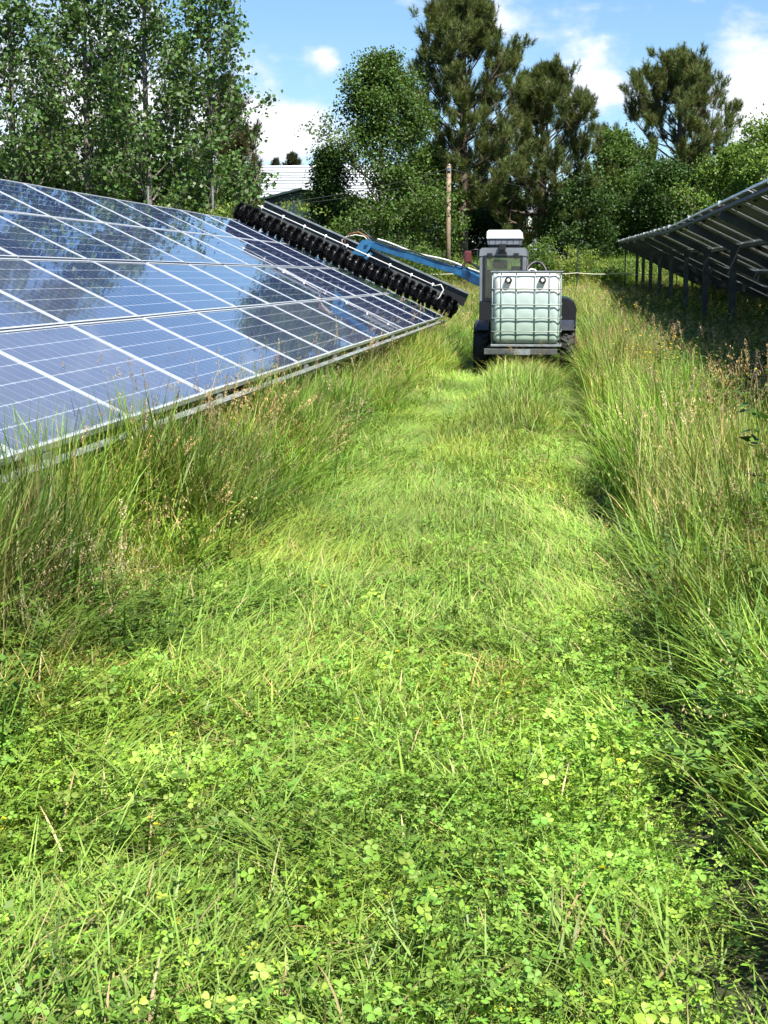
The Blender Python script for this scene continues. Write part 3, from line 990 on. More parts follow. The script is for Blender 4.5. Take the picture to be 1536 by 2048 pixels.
# cab: four posts, rails, glass
CL, CRr, CYb, CYf, CZb, CZt = -1.385, -0.645, 24.05, 25.15, 1.10, 1.94
cab = MB()
pw = .065
for (x0, x1) in ((CL, CL + pw), (CRr - pw, CRr)):
    for (y0, y1) in ((CYb, CYb + .07), (CYf - .07, CYf)):
        cab.box(x0, x1, y0, y1, CZb, CZt - .13, bevel=.012)
cab.prism([(CL - .005, CZt - .13), (CRr + .005, CZt - .13), (CRr - .005, CZt - .03), (CRr - .04, CZt), (CL + .04, CZt), (CL + .005, CZt - .03)], CYb - .01, CYf + .02, 'Y')
cab.box(CL + pw, CRr - pw, CYb + .005, CYb + .06, CZb, CZb + .07)
cab.box(CL + pw, CRr - pw, CYf - .06, CYf, CZb, CZb + .07)
cab.box(CL, CL + .06, CYb + .07, CYf - .07, CZb, CZb + .08); cab.box(CRr - .06, CRr, CYb + .07, CYf - .07, CZb, CZb + .08)
cab = cab.build('cab', 'cab_grey_paint', mach)
win = MB()
wx0, wx1, wz0, wz1 = CL + .062, CRr - .062, CZb + .03, CZt - .12
fw = .034
win.box(wx0, wx1, CYb - .022, CYb - .008, wz1 - fw, wz1); win.box(wx0, wx1, CYb - .022, CYb - .008, wz0, wz0 + fw)
win.box(wx0, wx0 + fw, CYb - .022, CYb - .008, wz0 + fw, wz1 - fw); win.box(wx1 - fw, wx1, CYb - .022, CYb - .008, wz0 + fw, wz1 - fw)
win.build('window_frame', 'black_plastic', cab)
MB().box(wx0 + fw, wx1 - fw, CYb - .018, CYb - .013, wz0 + fw, wz1 - fw).build('rear_window', 'cab_glass', cab)
MB().box(CL + .07, CRr - .07, CYf - .02, CYf - .014, CZb + .07, CZt - .13).build('front_window', 'cab_glass', cab)
MB().box(CL + .01, CL + .016, CYb + .08, CYf - .08, CZb + .08, CZt - .13).build('side_window', 'cab_glass', cab)
MB().box(CRr - .016, CRr - .01, CYb + .08, CYf - .08, CZb + .08, CZt - .13).build('side_window', 'cab_glass', cab)
for hx in (wx0 + .10, wx1 - .10):
    MB().prism([(hx - .045, wz1 + .035), (hx + .045, wz1 + .035), (hx + .03, wz1 - .03), (hx, wz1 - .045), (hx - .03, wz1 - .03)], CYb - .034, CYb - .0225, 'Y').build('hinge', 'black_plastic', cab)
lampx = (CL + CRr) / 2 - .01
lm = MB(); lm.box(lampx - .055, lampx + .055, CYb - .12, CYb - .04, CZt - .04, CZt + .06, bevel=.012); lm.prism([(lampx - .08, CZt - .10), (lampx + .08, CZt - .10), (lampx + .045, CZt - .042), (lampx - .045, CZt - .042)], CYb - .05, CYb - .012, 'Y')
lm.build('work_lamp', 'black_plastic', cab)
# roof unit
ru = mach
roof = MB(); roof.prism([(CL + .11, 2.085), (CRr - .075, 2.085), (CRr - .085, 2.19), (CRr - .11, 2.215), (CL + .145, 2.215), (CL + .115, 2.19)], CYb - .05, CYb + .72, 'Y')
roof.build('roof_unit', 'white_paint', mach)
gr = MB(); gr.prism([(CL + .13, 1.99), (CRr - .10, 1.99), (CRr - .08, 2.0845), (CL + .115, 2.0845)], CYb - .03, CYb + .70, 'Y')
gr = gr.build('roof_grille', 'grille_grey', mach)
for q in range(6):
    xq = CL + .15 + q * .094
    MB().box(xq, xq + .006, CYb - .036, CYb - .0305, 2.0, 2.08).build('slat', 'black_plastic', gr)
MB().box(CL + .15, CRr - .12, CYb + .0, CYb + .66, CZt + .001, 1.9895).build('roof_base', 'black_plastic', mach)
# mirror
mb_ = MB(); mb_.tube([(CL + .02, CYb + .06, 1.90), (CL - .07, CYb + .03, 1.915), (CL - .15, CYb + .02, 1.895)], .010, 8)
ma = mb_.build('mirror_arm', 'black_plastic', mach)
MB().box(CL - .245, CL - .125, CYb - .02, CYb + .05, 1.70, 1.895, bevel=.03).build('mirror', 'mirror_red', mach)
# seat and wheel seen through the rear window
sc = MB(); sx0 = (CL + CRr) / 2 - .07
sc.box(sx0 - .22, sx0 + .22, 24.50, 24.60, 1.05, 1.60, bevel=.04)
sc.box(sx0 - .12, sx0 + .12, 24.50, 24.58, 1.61, 1.76, bevel=.035)
sc.box(sx0 - .23, sx0 + .23, 24.55, 25.0, .98, 1.08, bevel=.03)
sc.build('seat', 'seat_black', mach)
st = MB(); ctr = Vector((sx0 + .02, 25.0, 1.42))
st.tube([ctr + Vector((math.cos(a) * .17, math.sin(a) * .07, math.sin(a) * .15)) for a in np.linspace(0, 2 * math.pi, 21)], .012, 6, cap=False)
st.tube([ctr, ctr + Vector((0, .1, -.4))], .02, 6)
st.build('steering_wheel', 'black_plastic', mach)
mon = MB(); mon.box(CRr - .27, CRr - .12, 24.85, 24.90, 1.48, 1.66, bevel=.01); mon.box(CRr - .21, CRr - .19, 24.87, 24.9, 1.1, 1.48); mon.build('control_screen', 'black_plastic', mach)
# hoses behind the tank
h = MB(); h.hose([(-.64, 23.7, 1.45), (-.62, 23.8, 1.62), (-.52, 23.9, 1.71), (-.42, 23.9, 1.70), (-.34, 23.85, 1.60), (-.31, 23.8, 1.45)], .022, 8); h.build('hose', 'hose_black', mach)
h = MB(); h.hose([(-.66, 23.75, 1.50), (-.60, 23.85, 1.59), (-.53, 23.9, 1.60), (-.47, 23.9, 1.55), (-.44, 23.85, 1.45)], .014, 8); h.build('hose', 'hose_white', mach)

# --- blue arm reaching over the array
A0 = np.array([CX - .45, 26.15, 1.22]); A1 = W(930, 547, 26.7); A2 = W(742, 489, 27.15)
m_ = MB(); m_.box(CX - .62, CX - .30, 26.0, 26.4, .5, 1.15, bevel=.02); m_.prism([(CX - .62, 1.15), (CX - .30, 1.15), (CX - .38, 1.36), (CX - .54, 1.36)], 26.1, 26.3, 'Y')
m_.build('arm_pedestal', 'dark_grey_paint', mach)
arm = MB(); arm.bar(A0, A1 + (A1 - A0) * .25, .13, .165, bevel=.012); arm = arm.build('arm_base', 'blue_paint', mach)
arm2 = MB(); arm2.bar(A1 - (A2 - A1) * .12, A2, .10, .125, bevel=.01); arm2.build('arm', 'blue_paint', mach)
h = MB()
hp_ = [A0 + [0, .05, .2]] + [A1 * (1 - t) + A2 * t + np.array([0, 0, .115 + .02 * math.sin(t * 9)]) for t in np.linspace(0, .93, 12)]
h.hose(hp_, .016, 6); h.build('hose', 'hose_white', mach)
h = MB(); h.hose([A1 * (1 - t) + A2 * t + np.array([0, -.06, .09 + .015 * math.sin(t * 13 + 1)]) for t in np.linspace(-.25, .95, 14)], .013, 6); h.build('hose', 'hose_black', mach)
h = MB(); h.hose([A0 + [-.05, -.1, .1], A0 + [-.12, -.14, .28], A0 + [-.32, -.1, .36], A1 + [.05, -.06, .2], A1 + [-.05, -.03, .12]], .02, 6); h.build('hose', 'hose_black', mach)
# head bracket
bq = W(727, 492, 27.15)
hb = MB()
hb.prism([(bq[0] - .20, bq[2] - .14), (bq[0] + .02, bq[2] - .19), (bq[0] + .17, bq[2] + .01), (bq[0] + .13, bq[2] + .13), (bq[0] - .02, bq[2] + .10)], 27.06, 27.09, 'Y')
hb.prism([(bq[0] - .20, bq[2] - .14), (bq[0] + .02, bq[2] - .19), (bq[0] + .17, bq[2] + .01), (bq[0] + .13, bq[2] + .13), (bq[0] - .02, bq[2] + .10)], 27.21, 27.24, 'Y')
hb.bar((bq[0] + .16, 27.04, bq[2] - .13), (bq[0] + .02, 27.04, bq[2] - .25), .05, .06)
hb.lathe((bq[0] + .07, 27.02, bq[2] + .04), (0, 1, 0), [(0, .03), (.26, .03)], 12)
hb.build('arm_head', 'blue_paint', mach)
for col_, off, rr in (('hose_orange', 0.0, .011), ('hose_white', .05, .010), ('hose_black', -.05, .012)):
    h = MB(); b0 = np.array([bq[0] - .32 - off, 27.2, bq[2] - .05])
    h.tube([b0, b0 + [-.03, 0, .16], b0 + [.06, 0, .27 - off], b0 + [.22, 0, .30 - off], b0 + [.38, 0, .22], b0 + [.47, 0, .12]], rr, 6); h.build('hose', col_, mach)

# --- brush bar: a beam with disc brushes, a spray pipe and a splash cover
B_t, B_b = np.array([-5.93, 27.0, 2.66]), np.array([-1.97, 27.0, 0.90])
bdir = (B_t - B_b) / np.linalg.norm(B_t - B_b); bn = np.array([bdir[2], 0, -bdir[0]]); bn = bn if bn[2] > 0 else -bn
BLn = np.linalg.norm(B_t - B_b)
brush = MB().tube([B_b - bdir * .03, B_b + bdir * .02, B_t - bdir * .05, B_t], [.05, .104, .104, .05], 12).build('brush_bar', 'bristle_black', mach)


def brush_disc_mesh(seed):
    g = np.random.default_rng(seed)
    n = 420
    a = g.uniform(0, 2 * np.pi, n); r = .138 * g.uniform(.80, 1.08, n) * (1 + .06 * np.sin(a * 3 + seed))
    off = g.normal(0, .022, n)
    # local: z along the bar
    P0 = np.stack([np.cos(a) * .045, np.sin(a) * .045, off * .4], 1)
    A = unit(np.stack([np.cos(a) * r, np.sin(a) * r, off], 1))
    V, F, C = quads(g, P0, A, unit(g.normal(0, 1, (n, 3))), r, np.full(n, .022), np.zeros((n, 3)), .75)
    n = 26
    ang = np.arange(n) * 2 * np.pi / n
    ring = [np.stack([np.cos(ang) * q, np.sin(ang) * q, np.full(n, z)], 1) for q, z in ((.04, -.075), (.10, -.066), (.126, 0), (.10, .066), (.04, .075))]
    Vr = np.concatenate(ring); j = np.arange(n); Fr = []
    for q in range(4):
        Fr.append(np.stack([q * n + j, q * n + (j + 1) % n, (q + 1) * n + (j + 1) % n, (q + 1) * n + j], 1))
    Fr = np.concatenate(Fr)
    return npmesh('brush_disc', np.concatenate([V, Vr]), [F, Fr + len(V)], 'bristle_black')


DM = [brush_disc_mesh(s) for s in range(3)]
q_ = Vector(bdir).to_track_quat('Z', 'Y')
ND = 31
for j in range(ND):
    d = mk('brush_disc', DM[j % 3], brush)
    d.rotation_mode = 'QUATERNION'
    d.rotation_quaternion = q_ @ Vector((0, 0, 1)).rotation_difference(Vector((0, 0, 1))) 
    c_ = B_b + bdir * (.06 + (BLn - .10) * j / (ND - 1)) - ORG[mach]
    d.location = c_
    s_ = 1.0 + .06 * math.sin(j * 2.1) + (.12 if j > ND - 4 else 0)
    d.scale = (s_, s_, 1)
# splash cover (far side), beam and spray pipe
yo = 27.30
e = bn
P_ = [B_b - bdir * .22 + e * .20, B_t - bdir * .36 + e * .20]
MB().bar(P_[0] + bdir * .55 + e * .01 + [0, .27, 0], P_[1] + e * .01 + [0, .27, 0], .02, .30, up=tuple(e)).build('splash_cover', 'rack_steel', brush)
MB().bar(P_[0] + bdir * .14 + e * .02 + [0, .24, 0], P_[0] + bdir * .545 + e * .02 + [0, .24, 0], .03, .24, up=tuple(e)).build('end_cover', 'black_plastic', brush)
MB().bar(P_[0] + bdir * .14 + e * .15 + [0, .22, 0], P_[1] + e * .15 + [0, .22, 0], .07, .028, up=tuple(e)).build('beam', 'galvanised_dull', brush)
MB().tube([P_[0] + np.array([0, -.14, .05]) + bdir * .7, P_[1] + np.array([0, -.14, .05])], .010, 8).build('spray_pipe', 'hose_white', brush)
for j in range(9):
    c_ = P_[0] + np.array([0, -.14, .05]) + bdir * (.75 + j * .42)
    MB().tube([c_ + e * .03, c_ - e * .05], [.018, .012], 6).build('nozzle', 'white_paint', brush)
end = B_b - bdir * .24
h = MB(); c0_ = P_[0] + np.array([0, -.14, .05]) + bdir * .7
h.tube([c0_, c0_ - bdir * .08 + e * .06, c0_ - bdir * .16 + e * .0, c0_ - bdir * .15 - e * .16, c0_ - bdir * .12 - e * .22], .013, 6); h.build('hose', 'hose_white', brush)

# ------------------------------------------------------------------ water tank in its cage
TX0, TX1, TY0, TY1, TZ0, TZ1 = -1.10, -0.082, 22.30, 23.42, 0.492, 1.56
tank = empty('water_tank', ((TX0 + TX1) / 2, (TY0 + TY1) / 2, TZ0), 'white plastic water tank in a steel cage, mostly filled with greenish water, behind the cab', 'water tank')
bx = [-1.092, -.962, -.741, -.470, -.256, -.092]
bz = [.505, .690, .884, 1.082, 1.312, 1.548]
n = 56
# rounded, bulging bottle
bmv = bmesh.new()
bmesh.ops.create_cube(bmv, size=2)
bmesh.ops.subdivide_edges(bmv, edges=bmv.edges[:], cuts=n - 1, use_grid_fill=True)
hx, hy, hz = (TX1 - TX0) / 2 - .028, (TY1 - TY0) / 2 - .028, (TZ1 - TZ0) / 2 - .022
rad = .085
def cellpos(v, edges):
    for a, b in zip(edges, edges[1:]):
        if a <= v <= b: return math.sin(math.pi * (v - a) / (b - a))
    return 0
cxm, czm = (TX0 + TX1) / 2, (TZ0 + TZ1) / 2
by = list(np.linspace(TY0, TY1, 6))
for v in bmv.verts:
    p = Vector((v.co.x * hx, v.co.y * hy, v.co.z * hz))
    q = Vector((max(-hx + rad, min(hx - rad, p.x)), max(-hy + rad, min(hy - rad, p.y)), max(-hz + rad, min(hz - rad, p.z))))
    d = p - q
    if d.length > 1e-6: p = q + d.normalized() * rad
    X, Y_, Z = p.x + cxm, p.y + (TY0 + TY1) / 2, p.z + czm
    cz_ = cellpos(Z, bz)
    if abs(v.co.y) > .999: p.y += math.copysign(.010 * (cellpos(X, bx) * cz_) ** .8 - .002, v.co.y)
    if abs(v.co.x) > .999: p.x += math.copysign(.010 * (cellpos(Y_, by) * cz_) ** .8 - .002, v.co.x)
    v.co = p + Vector((0, 0, czm - TZ0))
me = bpy.data.meshes.new('bottle'); bmv.to_mesh(me); bmv.free()
me.polygons.foreach_set('use_smooth', np.ones(len(me.polygons), bool))
me.materials.append(M_('tank_plastic'))
mk('bottle', me, tank)
tr_ = .0085
for z in bz[1:]:
    MB().tube([(TX0, TY0 + .02, z), (TX0 + .02, TY0, z), (TX1 - .02, TY0, z), (TX1, TY0 + .02, z), (TX1, TY1 - .02, z), (TX1 - .02, TY1, z), (TX0 + .02, TY1, z), (TX0, TY1 - .02, z), (TX0, TY0 + .02, z)], tr_, 8, cap=False).build('cage_bar', 'cage_steel', tank)
for x in bx:
    for y in (TY0 + .016, TY1 - .016):
        MB().tube([(x, y, TZ0 - .01), (x, y, TZ1 - .01)], tr_, 8).build('cage_bar', 'cage_steel', tank)
for y in by[1:-1]:
    for x in (TX0 + .016, TX1 - .016):
        MB().tube([(x, y, TZ0 - .01), (x, y, TZ1 - .01)], tr_, 8).build('cage_bar', 'cage_steel', tank)
MB().box(TX0 - .02, TX1 + .02, TY0 - .012, TY0 + .012, TZ1 - .008, TZ1 + .014, bevel=.005).build('top_rail', 'galvanised', tank)
b_ = MB(); b_.box(TX0 - .01, TX1 + .01, TY0 - .01, TY0 + .035, TZ0 - .022, TZ0 + .012, bevel=.008); b_.box(TX0 - .01, TX1 + .01, TY0 + .035, TY1, TZ0 - .020, TZ0 - .002); b_.build('base_tray', 'galvanised', tank)
for cx_ in (-.858, -.360):
    cp = MB(); cp.lathe((cx_, TY0 + .025, 1.438), (0, -1, 0), [(0, .052), (.045, .052), (.052, .046), (.052, .030), (.03, .028)], 20); cp = cp.build('cap', 'black_plastic', tank)
    MB().lathe((cx_, TY0 - .006, 1.438), (0, -1, 0), [(0, .026), (.018, .026), (.022, .02)], 16).build('plug', 'white_paint', cp)
    MB().lathe((cx_ - .012, TY0 - .028, 1.425), (0, -1, 0), [(0, .006), (.004, .005)], 8).build('valve_pin', 'black_plastic', cp)
lid = MB(); lid.lathe((cxm, (TY0 + TY1) / 2, TZ1 - .03), (0, 0, 1), [(0, .09), (.05, .09), (.055, .08)], 20); lid.build('lid', 'black_plastic', tank)

# ------------------------------------------------------------------ buildings behind the trees
def gzf(x, y):
    return float(gz(x, y))


bO = W(600, 400, 88); bO[2] = 1.7
shed = empty('warehouse', tuple(bO), 'long shed with a white ribbed metal roof behind the trees', 'building')
xa, xb = W(470, 400, 92)[0], W(840, 400, 92)[0]
eave = W(560, 402, 88)[2]; ridge = W(560, 331, 98)[2]
MB().prism([(xa, 1.6), (xb, 1.6), (xb, eave - .05), (xa, eave - .05)], 88.3, 108, 'Y').build('wall', 'wall_green', shed)
rib = 0
nr = 13
for j in range(nr):
    t0, t1 = j / nr, (j + 1) / nr
    y0, y1 = 88 + 10 * t0, 88 + 10 * t1
    z0, z1 = eave + (ridge - eave) * t0, eave + (ridge - eave) * t1
    MB().prism([(y0, z0), (y1 + .03, z1), (y1 + .03, z1 - .16), (y0, z0 - .10)], xa - .3, xb + .3, 'X').build('roof_sheet', 'roof_white', shed)
    MB().box(xa - .3, xb + .3, y0 - .05, y0 + .02, z0 - .05, z0 + .06).build('roof_rib', 'roof_seam', shed)
MB().prism([(98.03, ridge), (108, eave), (108, eave - .1), (98.03, ridge - .1)], xa - .3, xb + .3, 'X').build('roof_back', 'roof_white', shed)

ga = empty('green_barn', (float(W(606, 400, 82)[0]), 82.0, 1.7), 'dark green gabled barn front below the white shed roof', 'building')
ap = W(606, 380, 82); gl = W(521, 402, 82); gr_ = W(700, 390, 82)
MB().prism([(gl[0], 1.6), (gr_[0], 1.6), (gr_[0], gr_[2]), (ap[0], ap[2]), (gl[0], gl[2])], 82, 87.5, 'Y').build('wall', 'wall_green', ga)
MB().prism([(gl[0] - .2, gl[2] - .03), (ap[0], ap[2] + .02), (ap[0], ap[2] + .14), (gl[0] - .2, gl[2] + .09)], 81.7, 87.6, 'Y').build('roof_slope', 'wall_green', ga)
MB().prism([(ap[0], ap[2] + .025), (gr_[0] + .2, gr_[2] - .02), (gr_[0] + .2, gr_[2] + .1), (ap[0], ap[2] + .145)], 81.7, 87.6, 'Y').build('roof_slope', 'roof_white', ga)
MB().box(ap[0] - 1.2, ap[0] + 1.2, 81.93, 81.995, 1.6, 3.9).build('door', 'wall_bluegrey', ga)

gb_o = W(1150, 450, 90)
gb = empty('grey_building', (float(gb_o[0]), 90.0, 1.7), 'low blue-grey industrial building half hidden behind the right-hand trees', 'building')
x0, x1 = W(905, 440, 90)[0], W(1420, 440, 90)[0]
zt = W(1150, 425, 90)[2]
MB().prism([(x0, 1.6), (x1, 1.6), (x1, zt), (x0, zt)], 90, 104, 'Y').build('wall', 'wall_bluegrey', gb)
MB().box(x0 - .3, x1 + .3, 89.7, 104.3, zt + .003, zt + .25).build('roof', 'wall_pale', gb)
for j in range(9):
    xx = x0 + (x1 - x0) * (j + .5) / 9
    w_ = MB(); w_.box(xx - .55, xx + .55, 89.93, 89.995, zt - 1.5, zt - .6); w_.build('window', 'black_plastic', gb)
for px in (945, 1060):
    xx = W(px, 440, 90)[0]
    MB().box(xx - .09, xx + .09, 89.78, 89.94, 1.6, zt).build('downpipe', 'white_paint', gb)

# ------------------------------------------------------------------ utility pole and lines
pp = W(898, 330, 64)
pole = empty('utility_pole', (float(pp[0]), 64.0, gzf(pp[0], 64)), 'bare wooden utility pole standing in front of the big pine', 'pole')
MB().tube([(pp[0] - .02, 64, gzf(pp[0], 64) - .3), (pp[0], 64, pp[2])], [.115, .092], 14).build('shaft', 'pole_wood', pole)
MB().box(pp[0] - .06, pp[0] + .10, 63.86, 63.90, pp[2] - .25, pp[2] - .12).build('bracket', 'galvanised', pole)
MB().lathe((pp[0], 64, pp[2]), (0, 0, 1), [(0, .11), (.02, .10), (.05, .02)], 12).build('cap', 'galvanised', pole)


def wire(a, b, sag, r, label):
    a, b = np.array(a), np.array(b)
    mb = MB(); mb.tube([a * (1 - t) + b * t - np.array([0, 0, sag * 4 * t * (1 - t)]) for t in np.linspace(0, 1, 25)], r, 5)
    tag(mb.build('overhead_wire', 'wire_dark'), label, 'wire', 'overhead wires')


top = np.array([pp[0], 63.86, pp[2] - .15])
wire(top, W(-60, 398, 47), .9, .014, 'dark overhead line running left from the wooden pole to the poplars')
wire(top - [0, 0, .35], W(-60, 405, 47), .75, .011, 'lower thin line running left from the wooden pole')
wire(top, W(1600, 405, 80), .8, .014, 'dark overhead line running right from the wooden pole past the pines')
for n_, px, yb in ((0, 425, 44.0), (1, 296, 42.0)):
    q = W(px, 372, yb)
    tag(MB().tube([(q[0], yb, gzf(q[0], yb) - .1), (q[0], yb, q[2])], [.04, .035], 8).build('line_post', 'rack_steel'),
        ['thin grey post behind the panels, the one nearer the brush', 'thin grey post behind the panels below the third poplar'][n_], 'post', 'posts behind the panels')

# ------------------------------------------------------------------ boundary fence
fz = lambda x: gzf(x, 60.0)
fence = empty('boundary_fence', (0.0, 60.0, fz(0)), 'thin green-posted wire fence with a white rope at the far end of the path', 'fence')
FX = [W(955, 500, 60)[0] - 4.0 * 2, W(955, 500, 60)[0] - 4.0, W(955, 500, 60)[0], W(955, 500, 60)[0] + 2, W(1155, 500, 60)[0], W(1251, 500, 60)[0], W(1251, 500, 60)[0] + 2.0, W(1251, 500, 60)[0] + 4.0, W(1251, 500, 60)[0] + 6.5, W(1251, 500, 60)[0] + 9]
for x in FX:
    p_ = MB(); p_.bar((x, 60, fz(x) - .1), (x, 60, fz(x) + 2.1), .045, .045); p_.build('post', 'fence_green', fence)
for hz_ in (.45, .85, 1.25, 1.6, 1.95):
    w_ = MB(); w_.tube([(x, 60.03, fz(x) + hz_) for x in FX], .004, 4); w_.build('wire', 'fence_green', fence)
pr = []
for a, b in zip(FX, FX[1:]):
    for t in np.linspace(0, 1, 6)[:-1]:
        pr.append((a * (1 - t) + b * t, 59.95, 1.60 - .05 * 4 * t * (1 - t) + .02 * math.sin(a * 3)))
r_ = MB(); r_.tube(pr, .016, 6); r_.build('rope', 'rope_white', fence)


# ------------------------------------------------------------------ trees
def tubes_np(lines, k=6):
    Vs, Fs = [], []; o = 0
    ang = np.arange(k) * 2 * np.pi / k
    for P, r in lines:
        P = np.asarray(P); m = len(P)
        T = unit(np.gradient(P, axis=0))
        ref = np.array([0.3, 0.9, 0.1]) if abs(T[0, 2]) > .7 else np.array([0, 0, 1.0])
        U = unit(np.cross(T, ref)); Vv = np.cross(T, U)
        ring = P[:, None, :] + (U[:, None, :] * np.cos(ang)[None, :, None] + Vv[:, None, :] * np.sin(ang)[None, :, None]) * np.asarray(r)[:, None, None]
        Vs.append(ring.reshape(-1, 3))
        i = np.arange(m - 1)[:, None] * k; j = np.arange(k)[None, :]
        Fs.append(np.stack([i + j, i + (j + 1) % k, i + k + (j + 1) % k, i + k + j], -1).reshape(-1, 4) + o)
        o += m * k
    return np.concatenate(Vs), np.concatenate(Fs)


def skeleton(g, H, r0, lo, nprim, prof, elev, up, nsec, secf, lean=(0, 0), wob=.02, bend=0.0):
    """trunk + limbs + twigs. returns tube lines, anchors (pos, dir, weight)"""
    m = 14
    t = np.linspace(0, 1, m)
    tr = np.stack([lean[0] * t + bend * np.sin(t * np.pi) + np.cumsum(g.normal(0, wob, m)) * t, lean[1] * t + np.cumsum(g.normal(0, wob, m)) * t, H * t], 1)
    lines = [(tr, r0 * (1 - t) ** .8 + .012)]
    anc = []
    az0 = g.uniform(0, 6.28)
    for i in range(nprim):
        f = (i + g.uniform(.0, 1)) / nprim
        s = lo + (0.985 - lo) * f
        b = np.array([np.interp(s, t, tr[:, c]) for c in range(3)])
        az0 += 2.4 + g.normal(0, .3)
        L = prof(f) * g.uniform(.75, 1.15)
        e = elev(f) + g.normal(0, .12)
        q = 7
        u = np.linspace(0, 1, q)
        ee = e + up * u
        st = L / (q - 1)
        hx = np.concatenate([[0], np.cumsum(np.cos(ee[:-1]) * st)]); hz = np.concatenate([[0], np.cumsum(np.sin(ee[:-1]) * st)])
        aa = az0 + np.cumsum(g.normal(0, .08, q))
        P = b + np.stack([hx * np.cos(aa), hx * np.sin(aa), hz], 1)
        rb = max(.012, r0 * (1 - s) ** .8 * .42)
        lines.append((P, rb * (1 - u * .85)))
        for u_ in np.linspace(.45, 1, 4):
            p = np.array([np.interp(u_, u, P[:, c]) for c in range(3)])
            anc.append((p, unit(P[-1] - P[-3]), u_))
        for k_ in range(nsec):
            us = g.uniform(.22, .98)
            p0 = np.array([np.interp(us, u, P[:, c]) for c in range(3)])
            d = unit(P[min(q - 1, int(us * (q - 1)) + 1)] - P[int(us * (q - 1))] + 1e-6)
            rd = unit(g.normal(0, 1, 3)); rd[2] *= .6
            dd = unit(d * .6 + rd * .9 + np.array([0, 0, .25]))
            l2 = L * secf * g.uniform(.5, 1.1) * (1.1 - .5 * us)
            uu = np.linspace(0, 1, 4)[:, None]
            Q = p0 + dd * l2 * uu + np.array([0, 0, .12 * l2]) * uu ** 2
            lines.append((Q, rb * .38 * (1 - uu[:, 0] * .8) + .003))
            for w_ in (.45, .75, 1.0):
                anc.append((p0 + (Q[-1] - p0) * w_, dd, w_))
    return lines, anc


def leaf_crown(g, anc, n, sig, size, col, wide, hang=.3, aspect=.8):
    P = np.array([a[0] for a in anc]); D = np.array([a[1] for a in anc])
    idx = g.integers(0, len(P), n)
    c = P[idx] + g.normal(0, 1, (n, 3)) * sig * np.array([1, 1, .8])
    A = unit(g.normal(0, 1, (n, 3)) + D[idx] * .5 + np.array([0, 0, -hang * 2]))
    nr = unit(g.normal(0, 1, (n, 3)) + np.array([0, 0, .8]))
    s = g.uniform(*size, n)
    cl = g.uniform(.75, 1.25, len(P))[idx][:, None]
    return quads(g, c, A, nr, s, s * aspect, np.clip(vary(g, col, n, .22, .10) * cl, .003, .6), wide)


def needle_crown(g, anc, nsh, sig, shoot, nl, nw, nn, col):
    P = np.array([a[0] for a in anc]); D = np.array([a[1] for a in anc])
    idx = g.integers(0, len(P), nsh)
    c = P[idx] + g.normal(0, sig, (nsh, 3))
    ax = unit(D[idx] * .5 + np.array([0, 0, 1.0]) + g.normal(0, .32, (nsh, 3)))
    ls = g.uniform(*shoot, nsh)
    cl = vary(g, col, nsh, .30, .10)
    N_ = nsh * nn
    i = np.repeat(np.arange(nsh), nn)
    t = g.uniform(0, 1, N_)
    root = c[i] + ax[i] * (ls[i] * t)[:, None]
    rd = unit(g.normal(0, 1, (N_, 3)))
    nd = unit(ax[i] * (.55 + .9 * t)[:, None] + rd * .85)
    ln = g.uniform(*nl, N_)
    side = unit(np.cross(nd, g.normal(0, 1, (N_, 3)))) * (nw / 2)
    V = np.stack([root - side, root + side, root + nd * ln[:, None]], 1).reshape(-1, 3)
    F = np.arange(N_ * 3).reshape(-1, 3)
    return V, F, np.repeat(cl[i], 3, 0)


def put_tree(name, label, cat, group, x, y, lines, crown, bark, leaf, crown_name='crown', trunk_name='trunk'):
    z = gzf(x, y) - .15
    e = empty(name, (x, y, z), label, cat, group)
    tv, tf = tubes_np(lines[:1], 10)
    mk(trunk_name, npmesh('trunk', tv, tf, bark, smooth=True), e)
    if len(lines) > 1:
        tv, tf = tubes_np(lines[1:], 5)
        mk('limbs', npmesh('limbs', tv, tf, bark, smooth=True), e)
    cr = mk(crown_name, npmesh('crown', crown[0], crown[1], leaf, cols=crown[2]), e)
    return e


def poplar(px, Y, H, seed, label, n=10500, lean=(0, 0)):
    g = np.random.default_rng(seed)
    x = W(px, 400, Y)[0]
    ln, an = skeleton(g, H, .125, .10, 52, lambda f: (2.5 - 1.3 * f), lambda f: R(32 + 28 * f), .35, 7, .5, lean)
    cr = leaf_crown(g, an, n, .19, (.065, .18), (0.088, 0.158, 0.042), .38, .25, .95)
    put_tree('poplar_tree', label, 'tree', 'poplars behind the solar panels', x, Y, ln, cr, 'bark_grey', 'poplar_leaf')


poplar(30, 46, 12.6, 1, 'leftmost tall poplar at the edge of the picture, pale trunk showing')
poplar(178, 47, 13.4, 2, 'second tall poplar from the left with a dark bare trunk section')
poplar(298, 46, 13.0, 3, 'third tall poplar from the left behind the panels')
poplar(415, 47, 11.6, 4, 'rightmost tall poplar beside the open blue sky', 9500, (.25, 0))
poplar(105, 52, 9.5, 6, 'tall poplar set back between the first two front poplars', 4500)
poplar(238, 53, 9.8, 7, 'tall poplar set back between the second and third front poplars', 4500)
poplar(362, 53, 9.0, 8, 'tall poplar set back behind the rightmost front poplar', 4500)
poplar(-110, 48, 12.5, 5, 'poplar cut off by the left border of the picture', 9000)


